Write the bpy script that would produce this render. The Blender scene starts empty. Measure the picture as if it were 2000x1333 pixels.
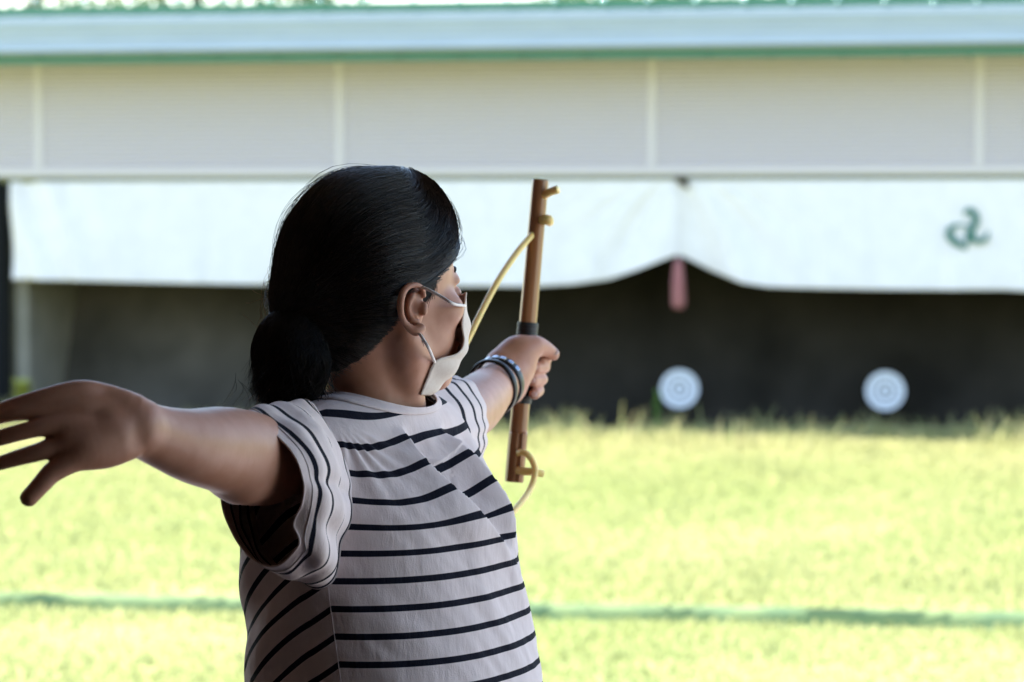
import bpy, math, random
import numpy as np
from mathutils import Vector
random.seed(7); RNG = np.random.default_rng(7)
R = math.radians
scene = bpy.context.scene
# ------------------------------------------------------------------ camera
PITCH = R(2.32); CAM = np.array([0.0, 0.0, 1.90]); FPX = 5833.33
cam_d = bpy.data.cameras.new("camera"); cam = bpy.data.objects.new("camera", cam_d)
scene.collection.objects.link(cam); scene.camera = cam
cam.location = CAM; cam.rotation_euler = (R(90) - PITCH, 0, 0)
cam_d.lens = 105; cam_d.sensor_width = 36; cam_d.clip_start = 0.05; cam_d.clip_end = 2000
cam_d.dof.use_dof = True; cam_d.dof.focus_distance = 3.16; cam_d.dof.aperture_fstop = 7.6; cam_d.dof.aperture_blades = 0
# ------------------------------------------------------------------ light
SUN_EL, SUN_AZ = R(60), R(-70)      # azimuth from +Y (down range) towards +X; negative is to the left
world = bpy.data.worlds.new("World"); scene.world = world; world.use_nodes = True
wn = world.node_tree.nodes; wl = world.node_tree.links
sky = wn.new("ShaderNodeTexSky"); sky.sky_type = 'NISHITA'; sky.sun_disc = False
sky.sun_elevation = SUN_EL; sky.sun_rotation = SUN_AZ; sky.air_density = 1.3; sky.dust_density = 1.0; sky.ozone_density = 2.0
wl.new(sky.outputs[0], wn["Background"].inputs[0]); wn["Background"].inputs[1].default_value = 0.13
sd = bpy.data.lights.new("sun", 'SUN'); sun = bpy.data.objects.new("sun", sd); scene.collection.objects.link(sun)
sd.energy = 4.8; sd.angle = R(0.5); sd.color = (1.0, 0.95, 0.86)
SDIR = Vector((math.sin(SUN_AZ) * math.cos(SUN_EL), math.cos(SUN_AZ) * math.cos(SUN_EL), math.sin(SUN_EL)))
sun.rotation_euler = SDIR.to_track_quat('Z', 'Y').to_euler()
scene.view_settings.view_transform = 'Standard'; scene.view_settings.look = 'None'
scene.view_settings.exposure = 2.22; scene.view_settings.gamma = 1.0
try:
    scene.cycles.use_denoising = True; scene.cycles.denoiser = 'OPENIMAGEDENOISE'
    scene.cycles.max_bounces = 10; scene.cycles.diffuse_bounces = 5; scene.cycles.sample_clamp_indirect = 8
except Exception: pass

# ------------------------------------------------------------------ helpers
FW = np.array([0, math.cos(PITCH), -math.sin(PITCH)]); UPV = np.array([0, math.sin(PITCH), math.cos(PITCH)]); RT = np.array([1.0, 0, 0])
def P(px, py, d):
    """a point d metres in front of the lens, in the direction of a spot measured on the photograph"""
    return CAM + FW * d + RT * ((px - 1000) / FPX * d) + UPV * ((666.5 - py) / FPX * d)
def PP(lst): return np.array([P(*q[:3]) for q in lst])
def link(o, parent=None):
    scene.collection.objects.link(o)
    if parent is not None: o.parent = parent
    return o
def tag(o, label=None, cat=None, group=None, kind=None):
    if label: o['label'] = label
    if cat: o['category'] = cat
    if group: o['group'] = group
    if kind: o['kind'] = kind
    return o
def empty(name, loc=(0, 0, 0), rz=0):
    o = bpy.data.objects.new(name, None); o.location = loc; o.rotation_euler = (0, 0, rz); o.empty_display_size = .1
    return link(o)
def mesh(name, V, F, mat, parent=None, smooth=True, attrs=None, world_space=False):
    me = bpy.data.meshes.new(name)
    V = np.asarray(V, dtype=np.float64)
    if world_space and parent is not None:
        V = V - np.array(parent_loc(parent))
    if isinstance(F, np.ndarray):
        n = len(F); k = F.shape[1]
        me.vertices.add(len(V)); me.vertices.foreach_set('co', V.astype(np.float32).ravel())
        me.loops.add(n * k); me.loops.foreach_set('vertex_index', F.astype(np.int32).ravel())
        me.polygons.add(n); me.polygons.foreach_set('loop_start', np.arange(0, n * k, k, dtype=np.int32))
        me.polygons.foreach_set('loop_total', np.full(n, k, dtype=np.int32))
        me.update(calc_edges=True)
    else:
        me.from_pydata([tuple(v) for v in V], [], F)
    me.validate()
    if smooth: me.polygons.foreach_set('use_smooth', np.ones(len(me.polygons), dtype=bool))
    for k_, a in (attrs or {}).items():
        at = me.attributes.new(k_, 'FLOAT', 'POINT'); at.data.foreach_set('value', np.asarray(a, dtype=np.float32).ravel())
    me.materials.append(mat)
    return link(bpy.data.objects.new(name, me), parent)
def parent_loc(p):
    L = np.zeros(3)
    while p is not None:
        L += np.array(p.location); p = p.parent
    return L
class MB:
    def __init__(s): s.V = []; s.F = []
    def add(s, V, F):
        n = len(s.V); s.V += [tuple(v) for v in V]; s.F += [tuple(i + n for i in f) for f in F]
    def box(s, x0, x1, y0, y1, z0, z1):
        V = [(x, y, z) for z in (z0, z1) for y in (y0, y1) for x in (x0, x1)]
        s.add(V, [(0, 2, 3, 1), (4, 5, 7, 6), (0, 1, 5, 4), (2, 6, 7, 3), (0, 4, 6, 2), (1, 3, 7, 5)])
    def tube(s, pts, r, n=8, cap=True):
        V, F = tube_geo(pts, r, n, cap); s.add(V, F)
    def build(s, name, mat, parent=None, smooth=False, bevel=0, world_space=False):
        o = mesh(name, s.V, s.F, mat, parent, smooth, world_space=world_space)
        if bevel:
            b = o.modifiers.new('bevel', 'BEVEL'); b.width = bevel; b.segments = 2; b.limit_method = 'ANGLE'
        return o
def frames(pts):
    pts = np.asarray(pts, float); T = np.gradient(pts, axis=0); T /= np.linalg.norm(T, axis=1)[:, None] + 1e-12
    a = np.array([0, 0, 1.0]) if abs(T[0][2]) < .9 else np.array([1.0, 0, 0])
    N = []; n = a - T[0] * a.dot(T[0]); n /= np.linalg.norm(n)
    for t in T:
        n = n - t * n.dot(t); n /= np.linalg.norm(n) + 1e-12; N.append(n)
    N = np.array(N); return T, N, np.cross(T, N)
def tube_geo(pts, r, n=8, cap=True):
    pts = np.asarray(pts, float); T, N, B = frames(pts); rr = np.broadcast_to(np.asarray(r, float), (len(pts),))
    th = np.arange(n) * 2 * math.pi / n
    V = pts[:, None] + rr[:, None, None] * (N[:, None] * np.cos(th)[None, :, None] + B[:, None] * np.sin(th)[None, :, None])
    V = V.reshape(-1, 3).tolist(); F = []
    for i in range(len(pts) - 1):
        for j in range(n):
            k = (j + 1) % n; F.append((i * n + j, i * n + k, (i + 1) * n + k, (i + 1) * n + j))
    if cap:
        F.append(tuple(range(n))[::-1]); m = (len(pts) - 1) * n; F.append(tuple(range(m, m + n)))
    return V, F
def crom(C, n, closed=False):
    """Catmull-Rom through the rows of C, n samples"""
    C = np.asarray(C, float); m = len(C)
    if closed:
        t = np.arange(n) / n * m; i = np.floor(t).astype(int); f = t - i
        g = lambda k: C[(i + k) % m]
    else:
        t = np.linspace(0, m - 1, n); i = np.minimum(np.floor(t).astype(int), m - 2); f = t - i
        Ce = np.concatenate([[2 * C[0] - C[1]], C, [2 * C[-1] - C[-2]]]); g = lambda k: Ce[i + k + 1]
    f = f.reshape((-1,) + (1,) * (C.ndim - 1)); p0, p1, p2, p3 = g(-1), g(0), g(1), g(2)
    return .5 * (2 * p1 + (p2 - p0) * f + (2 * p0 - 5 * p1 + 4 * p2 - p3) * f ** 2 + (3 * p1 - p0 - 3 * p2 + p3) * f ** 3)
def grid_faces(n, m, closed):
    i, j = np.meshgrid(np.arange(n - 1), np.arange(m if closed else m - 1), indexing='ij'); k = (j + 1) % m
    return np.stack([i * m + j, i * m + k, (i + 1) * m + k, (i + 1) * m + j], -1).reshape(-1, 4)
def grid_normals(G, closed=True):
    if closed: du = np.roll(G, -1, 1) - np.roll(G, 1, 1)
    else: du = np.gradient(G, axis=1)
    dv = np.gradient(G, axis=0); n = np.cross(du, dv); return n / (np.linalg.norm(n, axis=-1, keepdims=True) + 1e-12)
def hash3(i, j, k):
    h = (i * 374761393 + j * 668265263 + k * 2147483647 + 1274126177) & 0xffffffff
    h = ((h ^ (h >> 13)) * 1274126177) & 0xffffffff
    return ((h ^ (h >> 16)) & 0xffff) / 65535.0
def noise3(X):
    X = np.asarray(X, float); I = np.floor(X).astype(np.int64); f = X - I; f = f * f * (3 - 2 * f); r = 0
    for a in (0, 1):
        for b in (0, 1):
            for c in (0, 1):
                w = (f[..., 0] if a else 1 - f[..., 0]) * (f[..., 1] if b else 1 - f[..., 1]) * (f[..., 2] if c else 1 - f[..., 2])
                r = r + w * hash3(I[..., 0] + a, I[..., 1] + b, I[..., 2] + c)
    return r * 2 - 1
def sstep(a, b, x):
    t = np.clip((np.asarray(x, float) - a) / (b - a), 0, 1); return t * t * (3 - 2 * t)

# ------------------------------------------------------------------ materials
def material(name, col, rough=.6, spec=.5, metal=0, trans=None, sss=0, coat=0):
    m = bpy.data.materials.new(name); m.use_nodes = True; b = m.node_tree.nodes["Principled BSDF"]
    b.inputs['Base Color'].default_value = (*col, 1); b.inputs['Roughness'].default_value = rough
    b.inputs['Specular IOR Level'].default_value = spec; b.inputs['Metallic'].default_value = metal
    if sss:
        b.inputs['Subsurface Weight'].default_value = sss; b.inputs['Subsurface Radius'].default_value = (1, .35, .2); b.inputs['Subsurface Scale'].default_value = .006
    if coat: b.inputs['Coat Weight'].default_value = coat; b.inputs['Coat Roughness'].default_value = .15
    return m
def nd(m, t, **kw):
    n = m.node_tree.nodes.new(t)
    for k, v in kw.items(): setattr(n, k, v)
    return n
def lk(m, a, b): m.node_tree.links.new(a, b)
def noise_color(m, c1, c2, scale=5, detail=4, stretch=(1, 1, 1), lo=.3, hi=.7, coords='Object', bump=0, bdist=.01):
    tc = nd(m, 'ShaderNodeTexCoord'); mp = nd(m, 'ShaderNodeMapping'); mp.inputs['Scale'].default_value = stretch
    nz = nd(m, 'ShaderNodeTexNoise'); nz.inputs['Scale'].default_value = scale; nz.inputs['Detail'].default_value = detail
    cr = nd(m, 'ShaderNodeValToRGB'); cr.color_ramp.elements[0].position = lo; cr.color_ramp.elements[1].position = hi
    cr.color_ramp.elements[0].color = (*c1, 1); cr.color_ramp.elements[1].color = (*c2, 1)
    lk(m, tc.outputs[coords], mp.inputs[0]); lk(m, mp.outputs[0], nz.inputs['Vector']); lk(m, nz.outputs['Fac'], cr.inputs[0])
    b = m.node_tree.nodes["Principled BSDF"]; lk(m, cr.outputs[0], b.inputs['Base Color'])
    if bump:
        bp = nd(m, 'ShaderNodeBump'); bp.inputs['Strength'].default_value = bump; bp.inputs['Distance'].default_value = bdist
        lk(m, nz.outputs['Fac'], bp.inputs['Height']); lk(m, bp.outputs[0], b.inputs['Normal'])
    return m
M = {}
M['skin'] = noise_color(material('skin', (.45, .24, .16), .48, .45, sss=.12), (.50, .235, .145), (.58, .295, .20), 46, 5, lo=.3, hi=.75, bump=.25, bdist=.0012)
M['nail'] = material('nail', (.62, .40, .34), .25, .5)
M['lip'] = material('lip', (.42, .15, .12), .4)
M['eye'] = material('eye', (.75, .74, .7), .15)
M['hair'] = noise_color(material('hair', (.008, .006, .005), .55, .25), (.006, .0045, .004), (.018, .012, .009), 60, 3, bump=.3, bdist=.001)
M['strand'] = noise_color(material('hair_strand', (.02, .013, .01), .36, .45), (.005, .0038, .003), (.026, .015, .010), 90, 2)
M['tail'] = noise_color(material('tail_hair', (.008, .006, .004), .5, .25), (.004, .003, .0025), (.012, .008, .006), 90, 2)
M['fly'] = material('rim_lit_hair', (.26, .13, .06), .4, .5)  # brown rim light painted into the colour of the stray hairs
M['grey_hair'] = material('grey_hair', (.035, .028, .024), .45, .5)
M['tie'] = material('hair_tie', (.004, .004, .005), .8)
def cloth(name, attr=True):
    m = material(name, (.72, .68, .68), .92, .12)
    b = m.node_tree.nodes["Principled BSDF"]
    tc = nd(m, 'ShaderNodeTexCoord')
    wv = nd(m, 'ShaderNodeTexNoise'); wv.inputs['Scale'].default_value = 900; wv.inputs['Detail'].default_value = 1
    cz = nd(m, 'ShaderNodeTexNoise'); cz.inputs['Scale'].default_value = 55; cz.inputs['Detail'].default_value = 5; cz.inputs['Roughness'].default_value = .6
    mp = nd(m, 'ShaderNodeMapping'); mp.inputs['Scale'].default_value = (1, 1, .35); lk(m, tc.outputs['Object'], mp.inputs[0]); lk(m, mp.outputs[0], cz.inputs['Vector'])
    lk(m, tc.outputs['Object'], wv.inputs['Vector'])
    b1 = nd(m, 'ShaderNodeBump'); b1.inputs['Strength'].default_value = .35; b1.inputs['Distance'].default_value = .0006; lk(m, wv.outputs['Fac'], b1.inputs['Height'])
    b2 = nd(m, 'ShaderNodeBump'); b2.inputs['Strength'].default_value = .5; b2.inputs['Distance'].default_value = .004; lk(m, cz.outputs['Fac'], b2.inputs['Height'])
    lk(m, b1.outputs[0], b2.inputs['Normal']); lk(m, b2.outputs[0], b.inputs['Normal'])
    mx = nd(m, 'ShaderNodeMix', data_type='RGBA'); mx.inputs[6].default_value = (.70, .59, .585, 1); mx.inputs[7].default_value = (.82, .715, .71, 1); lk(m, cz.outputs['Fac'], mx.inputs[0])
    if attr:
        at = nd(m, 'ShaderNodeAttribute', attribute_name='stripe')
        fr = nd(m, 'ShaderNodeMath', operation='FRACT'); lk(m, at.outputs['Fac'], fr.inputs[0])
        # a soft knitted edge: distance from the middle of the period
        sb = nd(m, 'ShaderNodeMath', operation='SUBTRACT'); sb.inputs[1].default_value = .5; lk(m, fr.outputs[0], sb.inputs[0])
        ab = nd(m, 'ShaderNodeMath', operation='ABSOLUTE'); lk(m, sb.outputs[0], ab.inputs[0])
        mr = nd(m, 'ShaderNodeMapRange'); mr.inputs[1].default_value = .375; mr.inputs[2].default_value = .388; lk(m, ab.outputs[0], mr.inputs[0])
        m2 = nd(m, 'ShaderNodeMix', data_type='RGBA'); m2.inputs[7].default_value = (.009, .010, .020, 1)
        lk(m, mx.outputs[2], m2.inputs[6]); lk(m, mr.outputs[0], m2.inputs[0]); lk(m, m2.outputs[2], b.inputs['Base Color'])
    else: lk(m, mx.outputs[2], b.inputs['Base Color'])
    return m
M['shirt'] = cloth('striped_jersey'); M['rib'] = cloth('plain_rib', False)
M['thread'] = material('seam_thread', (.6, .55, .55), .9)
M['mask'] = noise_color(material('mask_fabric', (.78, .72, .68), .85, .15), (.76, .66, .58), (.80, .71, .63), 300, 2, bump=.1, bdist=.0003)
M['loop'] = material('ear_loop', (.88, .80, .76), .8)
M['trousers'] = noise_color(material('trousers', (.03, .035, .05), .9), (.025, .03, .045), (.045, .05, .065), 200)
M['shoe'] = material('shoe', (.75, .74, .72), .6)
M['wood_bow'] = noise_color(material('bow_bamboo', (.36, .15, .06), .28, .5, coat=.35), (.25, .095, .035), (.42, .19, .085), 14, 4, stretch=(4, 4, .35))
M['wood_end'] = noise_color(material('bow_split_wood', (.34, .15, .06), .45), (.24, .10, .04), (.42, .2, .09), 30, 4, stretch=(6, 6, .5), bump=.4, bdist=.0008)
M['cutwood'] = material('cut_end_wood', (.5, .28, .14), .7)
M['grip'] = noise_color(material('grip_tape', (.012, .012, .014), .55), (.008, .008, .01), (.02, .02, .022), 150, 2, bump=.5, bdist=.0006)
M['rubber'] = material('latex_rubber', (.92, .70, .24), .42, .5, sss=.3)
M['watch'] = material('black_resin', (.008, .008, .009), .38, .45)
M['steel'] = material('brushed_steel', (.30, .32, .36), .25, .5, metal=1)
M['cord_green'] = material('yellow_green_cord', (.45, .6, .06), .7)
# ------------------------------------------------------------------ implicit surfaces
def smin(a, b, k):
    if k <= 0: return np.minimum(a, b)
    h = np.clip(.5 + .5 * (b - a) / k, 0, 1); return b * (1 - h) + a * h - k * h * (1 - h)
class Cone:                               # round cone
    def __init__(s, a, b, ra, rb, k=.01, neg=False): s.a, s.b, s.ra, s.rb, s.k, s.neg = np.array(a), np.array(b), ra, rb, k, neg
    def d(s, X):
        ba = s.b - s.a; h = np.clip(((X - s.a) @ ba) / (ba @ ba + 1e-12), 0, 1)
        return np.linalg.norm(X - s.a - h[:, None] * ba, axis=1) - (s.ra + (s.rb - s.ra) * h)
    def bbox(s): r = max(s.ra, s.rb); return np.minimum(s.a, s.b) - r, np.maximum(s.a, s.b) + r
class Ell:                                # ellipsoid with its own axes (rows of A)
    def __init__(s, c, r, A=np.eye(3), k=.01, neg=False): s.c, s.r, s.A, s.k, s.neg = np.array(c), np.array(r), np.array(A), k, neg
    def d(s, X):
        q = (X - s.c) @ s.A.T; k0 = np.linalg.norm(q / s.r, axis=1); k1 = np.linalg.norm(q / s.r ** 2, axis=1)
        return np.where(k1 > 1e-9, k0 * (k0 - 1) / np.maximum(k1, 1e-9), -s.r.min())
    def bbox(s): m = s.r.max(); return s.c - m, s.c + m
class Fn:                                 # carve with a function (neg) or intersect
    def __init__(s, f, k=.004): s.f, s.k, s.neg = f, k, True
    def d(s, X): return s.f(X)
def field(prims, X):
    d = np.full(len(X), 1e3)
    for p in prims:
        if p.neg: d = -smin(-d, p.d(X), p.k)
        else: d = smin(d, p.d(X), p.k)
    return d
class Limb:                               # a smooth tapering limb through several joints
    def __init__(s, pts, rad, k, sub=5):
        n = (len(pts) - 1) * sub + 1; s.p = crom(pts, n); s.r = crom(np.asarray(rad, float)[:, None], n)[:, 0]; s.k, s.neg = k, False
    def d(s, X):
        out = np.full(len(X), 1e3); use = np.ones(len(s.p) - 1, bool)
        if 50 < len(X) < 9000:             # a compact block: only the nearest stretches matter
            c = (X.min(0) + X.max(0)) / 2; rad = np.linalg.norm(X.max(0) - c); m = (s.p[1:] + s.p[:-1]) / 2
            hl = np.linalg.norm(s.p[1:] - s.p[:-1], axis=1) / 2; dc = np.linalg.norm(m - c, axis=1) - s.r[1:]; use = dc - hl < (dc + hl).min() + 2 * rad + .01
        for a, b, ra, rb, ok in zip(s.p[:-1], s.p[1:], s.r[:-1], s.r[1:], use):
            if not ok: continue
            ba = b - a; h = np.clip(((X - a) @ ba) / (ba @ ba + 1e-12), 0, 1)
            out = np.minimum(out, np.linalg.norm(X - a - h[:, None] * ba, axis=1) - (ra + (rb - ra) * h))
        return out
    def bbox(s): r = s.r.max(); return s.p.min(0) - r, s.p.max(0) + r
def chain(pts, k=.006, sub=5):            # [(px,py,d,r),...] -> one limb
    return [Limb(np.array([P(*a[:3]) for a in pts]), [a[3] for a in pts], k, sub)]
def nets(prims, h, B=16, pad=.01, disp=None):
    """surface nets over sparse blocks -> one continuous quad mesh"""
    lo = np.min([p.bbox()[0] for p in prims if hasattr(p, 'bbox') and not p.neg], axis=0) - pad
    hi = np.max([p.bbox()[1] for p in prims if hasattr(p, 'bbox') and not p.neg], axis=0) + pad
    nb = np.ceil((hi - lo) / (h * B)).astype(int) + 1; N = nb * B + 4
    bi = np.stack(np.meshgrid(*[np.arange(n) for n in nb], indexing='ij'), -1).reshape(-1, 3)
    cen = lo + (bi + .5) * B * h; rad = B * h * .87
    pd = [p.d(cen) for p in prims]; dc = field(prims, cen); keep = np.abs(dc) < rad * 1.8 + pad * 1.5
    g = np.stack(np.meshgrid(*[np.arange(B + 2)] * 3, indexing='ij'), -1).reshape(-1, 3)
    key = lambda c: (c[:, 0].astype(np.int64) * N[1] + c[:, 1]) * N[2] + c[:, 2]
    VK, VP, EQ, ES = [], [], [], []
    for bx in np.where(keep)[0]:
        X = lo + (bi[bx] * B + g - 1) * h            # corners -1..B
        sub = [p for p, q in zip(prims, pd) if p.neg or q[bx] < rad * 2.4 + p.k + .02]
        if not any(not p.neg for p in sub): continue
        D = field(sub, X)
        if disp is not None: D = D + disp(X)
        D = D.reshape((B + 2,) * 3)
        if (D > 0).all() or (D < 0).all(): continue
        C = [D[a:a + B + 1, b:b + B + 1, c:c + B + 1] for a in (0, 1) for b in (0, 1) for c in (0, 1)]
        S = np.stack(C, -1); neg = S < 0; act = neg.any(-1) & ~neg.all(-1)
        ii = np.argwhere(act); ii_own = ii[(ii >= 1).all(1)]
        if len(ii_own):
            s = S[ii_own[:, 0], ii_own[:, 1], ii_own[:, 2]]; acc = np.zeros((len(ii_own), 3)); cnt = np.zeros(len(ii_own))
            cc = np.array([(a, b, c) for a in (0, 1) for b in (0, 1) for c in (0, 1)], float)
            for e0 in range(8):
                for ax in (4, 2, 1):
                    if e0 & ax: continue
                    e1 = e0 | ax; v0, v1 = s[:, e0], s[:, e1]; m = (v0 < 0) != (v1 < 0)
                    t = np.where(m, v0 / np.where(m, v0 - v1, 1), 0); pt = cc[e0] + t[:, None] * (cc[e1] - cc[e0])
                    acc += np.where(m[:, None], pt, 0); cnt += m
            gc = bi[bx] * B + ii_own - 1
            Y = lo + (gc + acc / cnt[:, None]) * h; fd = (lambda Z: field(sub, Z) + disp(Z)) if disp is not None else (lambda Z: field(sub, Z))
            for _ in range(2):             # settle exactly on the surface
                v = fd(Y); gg = np.stack([fd(Y + np.eye(3)[a] * 4e-4) - v for a in range(3)], 1); gg /= np.linalg.norm(gg, axis=1, keepdims=True) + 1e-12; Y = Y - np.clip(v, -h * .4, h * .4)[:, None] * gg
            VK.append(key(gc + 2)); VP.append(Y)
        for ax in range(3):
            sl0 = [slice(1, B + 1)] * 3; sl1 = list(sl0); sl1[ax] = slice(2, B + 2)
            a, b = D[tuple(sl0)] < 0, D[tuple(sl1)] < 0; e = np.argwhere(a != b)
            if not len(e): continue
            flip = a[e[:, 0], e[:, 1], e[:, 2]]; c = bi[bx] * B + e
            u, v = np.eye(3, dtype=int)[(ax + 1) % 3], np.eye(3, dtype=int)[(ax + 2) % 3]
            q = np.stack([key(c + 2), key(c - u + 2), key(c - u - v + 2), key(c - v + 2)], -1)
            q[~flip] = q[~flip][:, ::-1]; EQ.append(q)
    VK = np.concatenate(VK); VP = np.concatenate(VP); Q = np.concatenate(EQ)
    VK, ix = np.unique(VK, return_index=True); VP = VP[ix]
    idx = np.searchsorted(VK, Q); idx[idx >= len(VK)] = 0
    ok = (VK[idx] == Q).all(1); return VP, idx[ok]
def relax(V, F, it=2, lam=.5):
    E = np.concatenate([F[:, [0, 1]], F[:, [1, 2]], F[:, [2, 3]], F[:, [3, 0]]]); E = np.unique(np.sort(E, 1), axis=0)
    for _ in range(it):
        S = np.zeros_like(V); c = np.zeros(len(V))
        for a, b in ((0, 1), (1, 0)):
            for k in range(3): S[:, k] += np.bincount(E[:, a], V[E[:, b], k], len(V))
            c += np.bincount(E[:, a], minlength=len(V))
        V = V + lam * (S / np.maximum(c, 1)[:, None] - V)
    return V
def taubin(V, F, it=8):
    for _ in range(it): V = relax(V, F, 1, .5); V = relax(V, F, 1, -.52)
    return V
# ------------------------------------------------------------------ ground
# a step built into the lawn about fifteen metres out to give a shadow line; the far lawn is a hand higher than the near lawn
E_SL = -0.154; E_Y0 = 14.87
def edge_y(x): return E_Y0 + E_SL * x
xs = np.array([-250, -60, -20, -10, -5, -2.5, 0, 2.5, 5, 10, 20, 60, 250.0]); 
offs = [(-300, -.085), (-60, -.085), (-8, -.085), (-3, -.085), (-1, -.085), (-.05, -.095), (-.002, -.10), (.0, -.005), (.04, .0), (1, 0), (4, 0), (8, 0), (12, 0), (14, 0.0), (30, 0), (120, 0), (500, 0)]
V = [(x, (edge_y(max(-12, min(12, x))) if abs(o) < 20 else E_Y0) + o, z + (0.012 * math.sin(x * 1.7 + o) if abs(o) > .5 and abs(o) < 10 else 0)) for o, z in offs for x in xs]
M['lawn'] = noise_color(material('lawn', (.2, .26, .07), .9, .1), (.17, .205, .075), (.22, .235, .10), .9, 6, lo=.35, hi=.68, coords='Object', bump=.3, bdist=.01)
tag(mesh('ground', V, grid_faces(len(offs), len(xs), False), M['lawn'], smooth=False), kind='structure')
M['strip_shade'] = noise_color(material('painted_shade_green', (.06, .12, .07), .95, .1), (.08, .15, .09), (.24, .30, .14), 3.2, 5)  # dark green stands in for the shade along the lawn step
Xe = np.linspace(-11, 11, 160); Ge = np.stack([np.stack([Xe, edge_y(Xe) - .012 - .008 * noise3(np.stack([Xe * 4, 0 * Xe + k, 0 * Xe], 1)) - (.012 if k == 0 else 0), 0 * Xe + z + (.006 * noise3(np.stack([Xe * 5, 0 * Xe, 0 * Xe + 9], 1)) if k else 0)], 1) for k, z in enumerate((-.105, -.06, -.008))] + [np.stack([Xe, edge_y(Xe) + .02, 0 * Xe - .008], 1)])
tag(mesh('lawn_shade_strip', Ge.reshape(-1, 3), grid_faces(4, 160, False), M['strip_shade']), kind='structure')
def blade_mat(name, base, dry):
    m = material(name, base, .7, .2); nt = m.node_tree; b = nt.nodes["Principled BSDF"]; out = nt.nodes["Material Output"]
    at = nd(m, 'ShaderNodeAttribute', attribute_name='tint'); cr = nd(m, 'ShaderNodeValToRGB')
    cr.color_ramp.elements[0].color = (*base, 1); cr.color_ramp.elements[1].color = (*dry, 1)
    lk(m, at.outputs['Fac'], cr.inputs[0]); lk(m, cr.outputs[0], b.inputs['Base Color'])
    tr = nd(m, 'ShaderNodeBsdfTranslucent'); lk(m, cr.outputs[0], tr.inputs[0]); mx = nd(m, 'ShaderNodeMixShader'); mx.inputs[0].default_value = .58
    lk(m, b.outputs[0], mx.inputs[1]); lk(m, tr.outputs[0], mx.inputs[2]); lk(m, mx.outputs[0], out.inputs[0]); return m
M['blade'] = blade_mat('grass_blade', (.31, .36, .135), (.46, .43, .225))
def blades(name, n, yfun, hfun, tint, wid=.008, seed=1):
    g = np.random.default_rng(seed); x, y, z = yfun(g, n); n = len(x); h = hfun(g, x, y); a = g.uniform(0, 6.28, n); lean = g.normal(0, .35, (n, 2)) * h[:, None]
    w = wid * g.uniform(.6, 1.5, n); dx, dy = np.cos(a) * w, np.sin(a) * w
    b0 = np.stack([x - dx, y - dy, z], 1); b1 = np.stack([x + dx, y + dy, z], 1)
    m0 = np.stack([x - dx * .8 + lean[:, 0] * .35, y - dy * .8 + lean[:, 1] * .35, z + h * .55], 1); m1 = m0 + np.stack([dx, dy, 0 * dx], 1) * 1.6
    t0 = np.stack([x - dx * .2 + lean[:, 0], y - dy * .2 + lean[:, 1], z + h], 1); t1 = t0 + np.stack([dx, dy, 0 * dx], 1) * .4
    V = np.stack([b0, b1, m0, m1, t0, t1], 1).reshape(-1, 3); k = np.arange(n)[:, None] * 6
    F = np.concatenate([k + np.array([[0, 1, 3, 2]]), k + np.array([[2, 3, 5, 4]])]); tt = np.clip(tint(g, x, y), 0, 1)
    return mesh(name, V, F, M['blade'], attrs={'tint': np.repeat(tt, 6)}, smooth=False)
def lawn_pos(g, n):
    y = np.sqrt(g.uniform(10.2 ** 2, 26.9 ** 2, n)); x = g.uniform(-1, 1, n) * (y * .19 + 1.8)
    o = y - edge_y(x); k = (o > 0) | (o < -.10) | (g.uniform(0, 1, n) < .06); x, y, o = x[k], y[k], o[k]; return x, y, np.where(o < 0, -.09, -.004)
def lawn_tint(g, x, y): return .34 + .20 * noise3(np.stack([x * .7, y * .35, 0 * x], 1)) + .10 * noise3(np.stack([x * 3, y * 1.2, 0 * x + 7], 1)) + g.normal(0, .08, len(x)) + .45 * sstep(20.5, 25, y)
tag(blades('lawn_grass', 240000, lawn_pos, lambda g, x, y: g.uniform(.02, .055, len(x)) * (1 + .5 * noise3(np.stack([x, y, 0 * x], 1))), lawn_tint, .0085, 3), 'short sunlit yellow green grass covering the range', 'grass', kind='stuff')
# building frame: local X runs along the front, local Y goes into the building
TA = .18; CX = np.array([1, -TA, 0]) / math.hypot(1, TA); CY = np.array([TA, 1, 0]) / math.hypot(1, TA); D0 = 27.2; O = np.array([0, D0, 0.0]); BRZ = -math.atan(TA)
def LB(px, py, y=0.0):                    # where the line of sight of a measured spot meets the plane local Y = y
    r = FW + RT * ((px - 1000) / FPX) + UPV * ((666.5 - py) / FPX); o = O + CY * y; t = (o - CAM) @ CY / (r @ CY); X = CAM + r * t - O
    return float(X @ CX), float(X[2])
def loc2w(x, y, z): return O + CX * x + CY * y + np.array([0, 0, z])
def tall_pos(g, n):
    xl = g.uniform(-6.5, 6, n); yl = -np.abs(g.normal(.55, .55, n)) - .25; W = O[None] + xl[:, None] * CX + yl[:, None] * CY; return W[:, 0], W[:, 1], 0 * xl
tag(blades('tall_grass', 16000, tall_pos, lambda g, x, y: (g.uniform(.05, .12, len(x)) + .12 * (g.uniform(0, 1, len(x)) < .06)) * (1 + .8 * np.clip(noise3(np.stack([x * 2.2, y, 0 * x], 1)), -.6, 1)), lambda g, x, y: g.normal(.72, .25, len(x)), .008, 5), 'tall pale dry grass along the foot of the sand bank', 'grass', kind='stuff')
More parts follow.
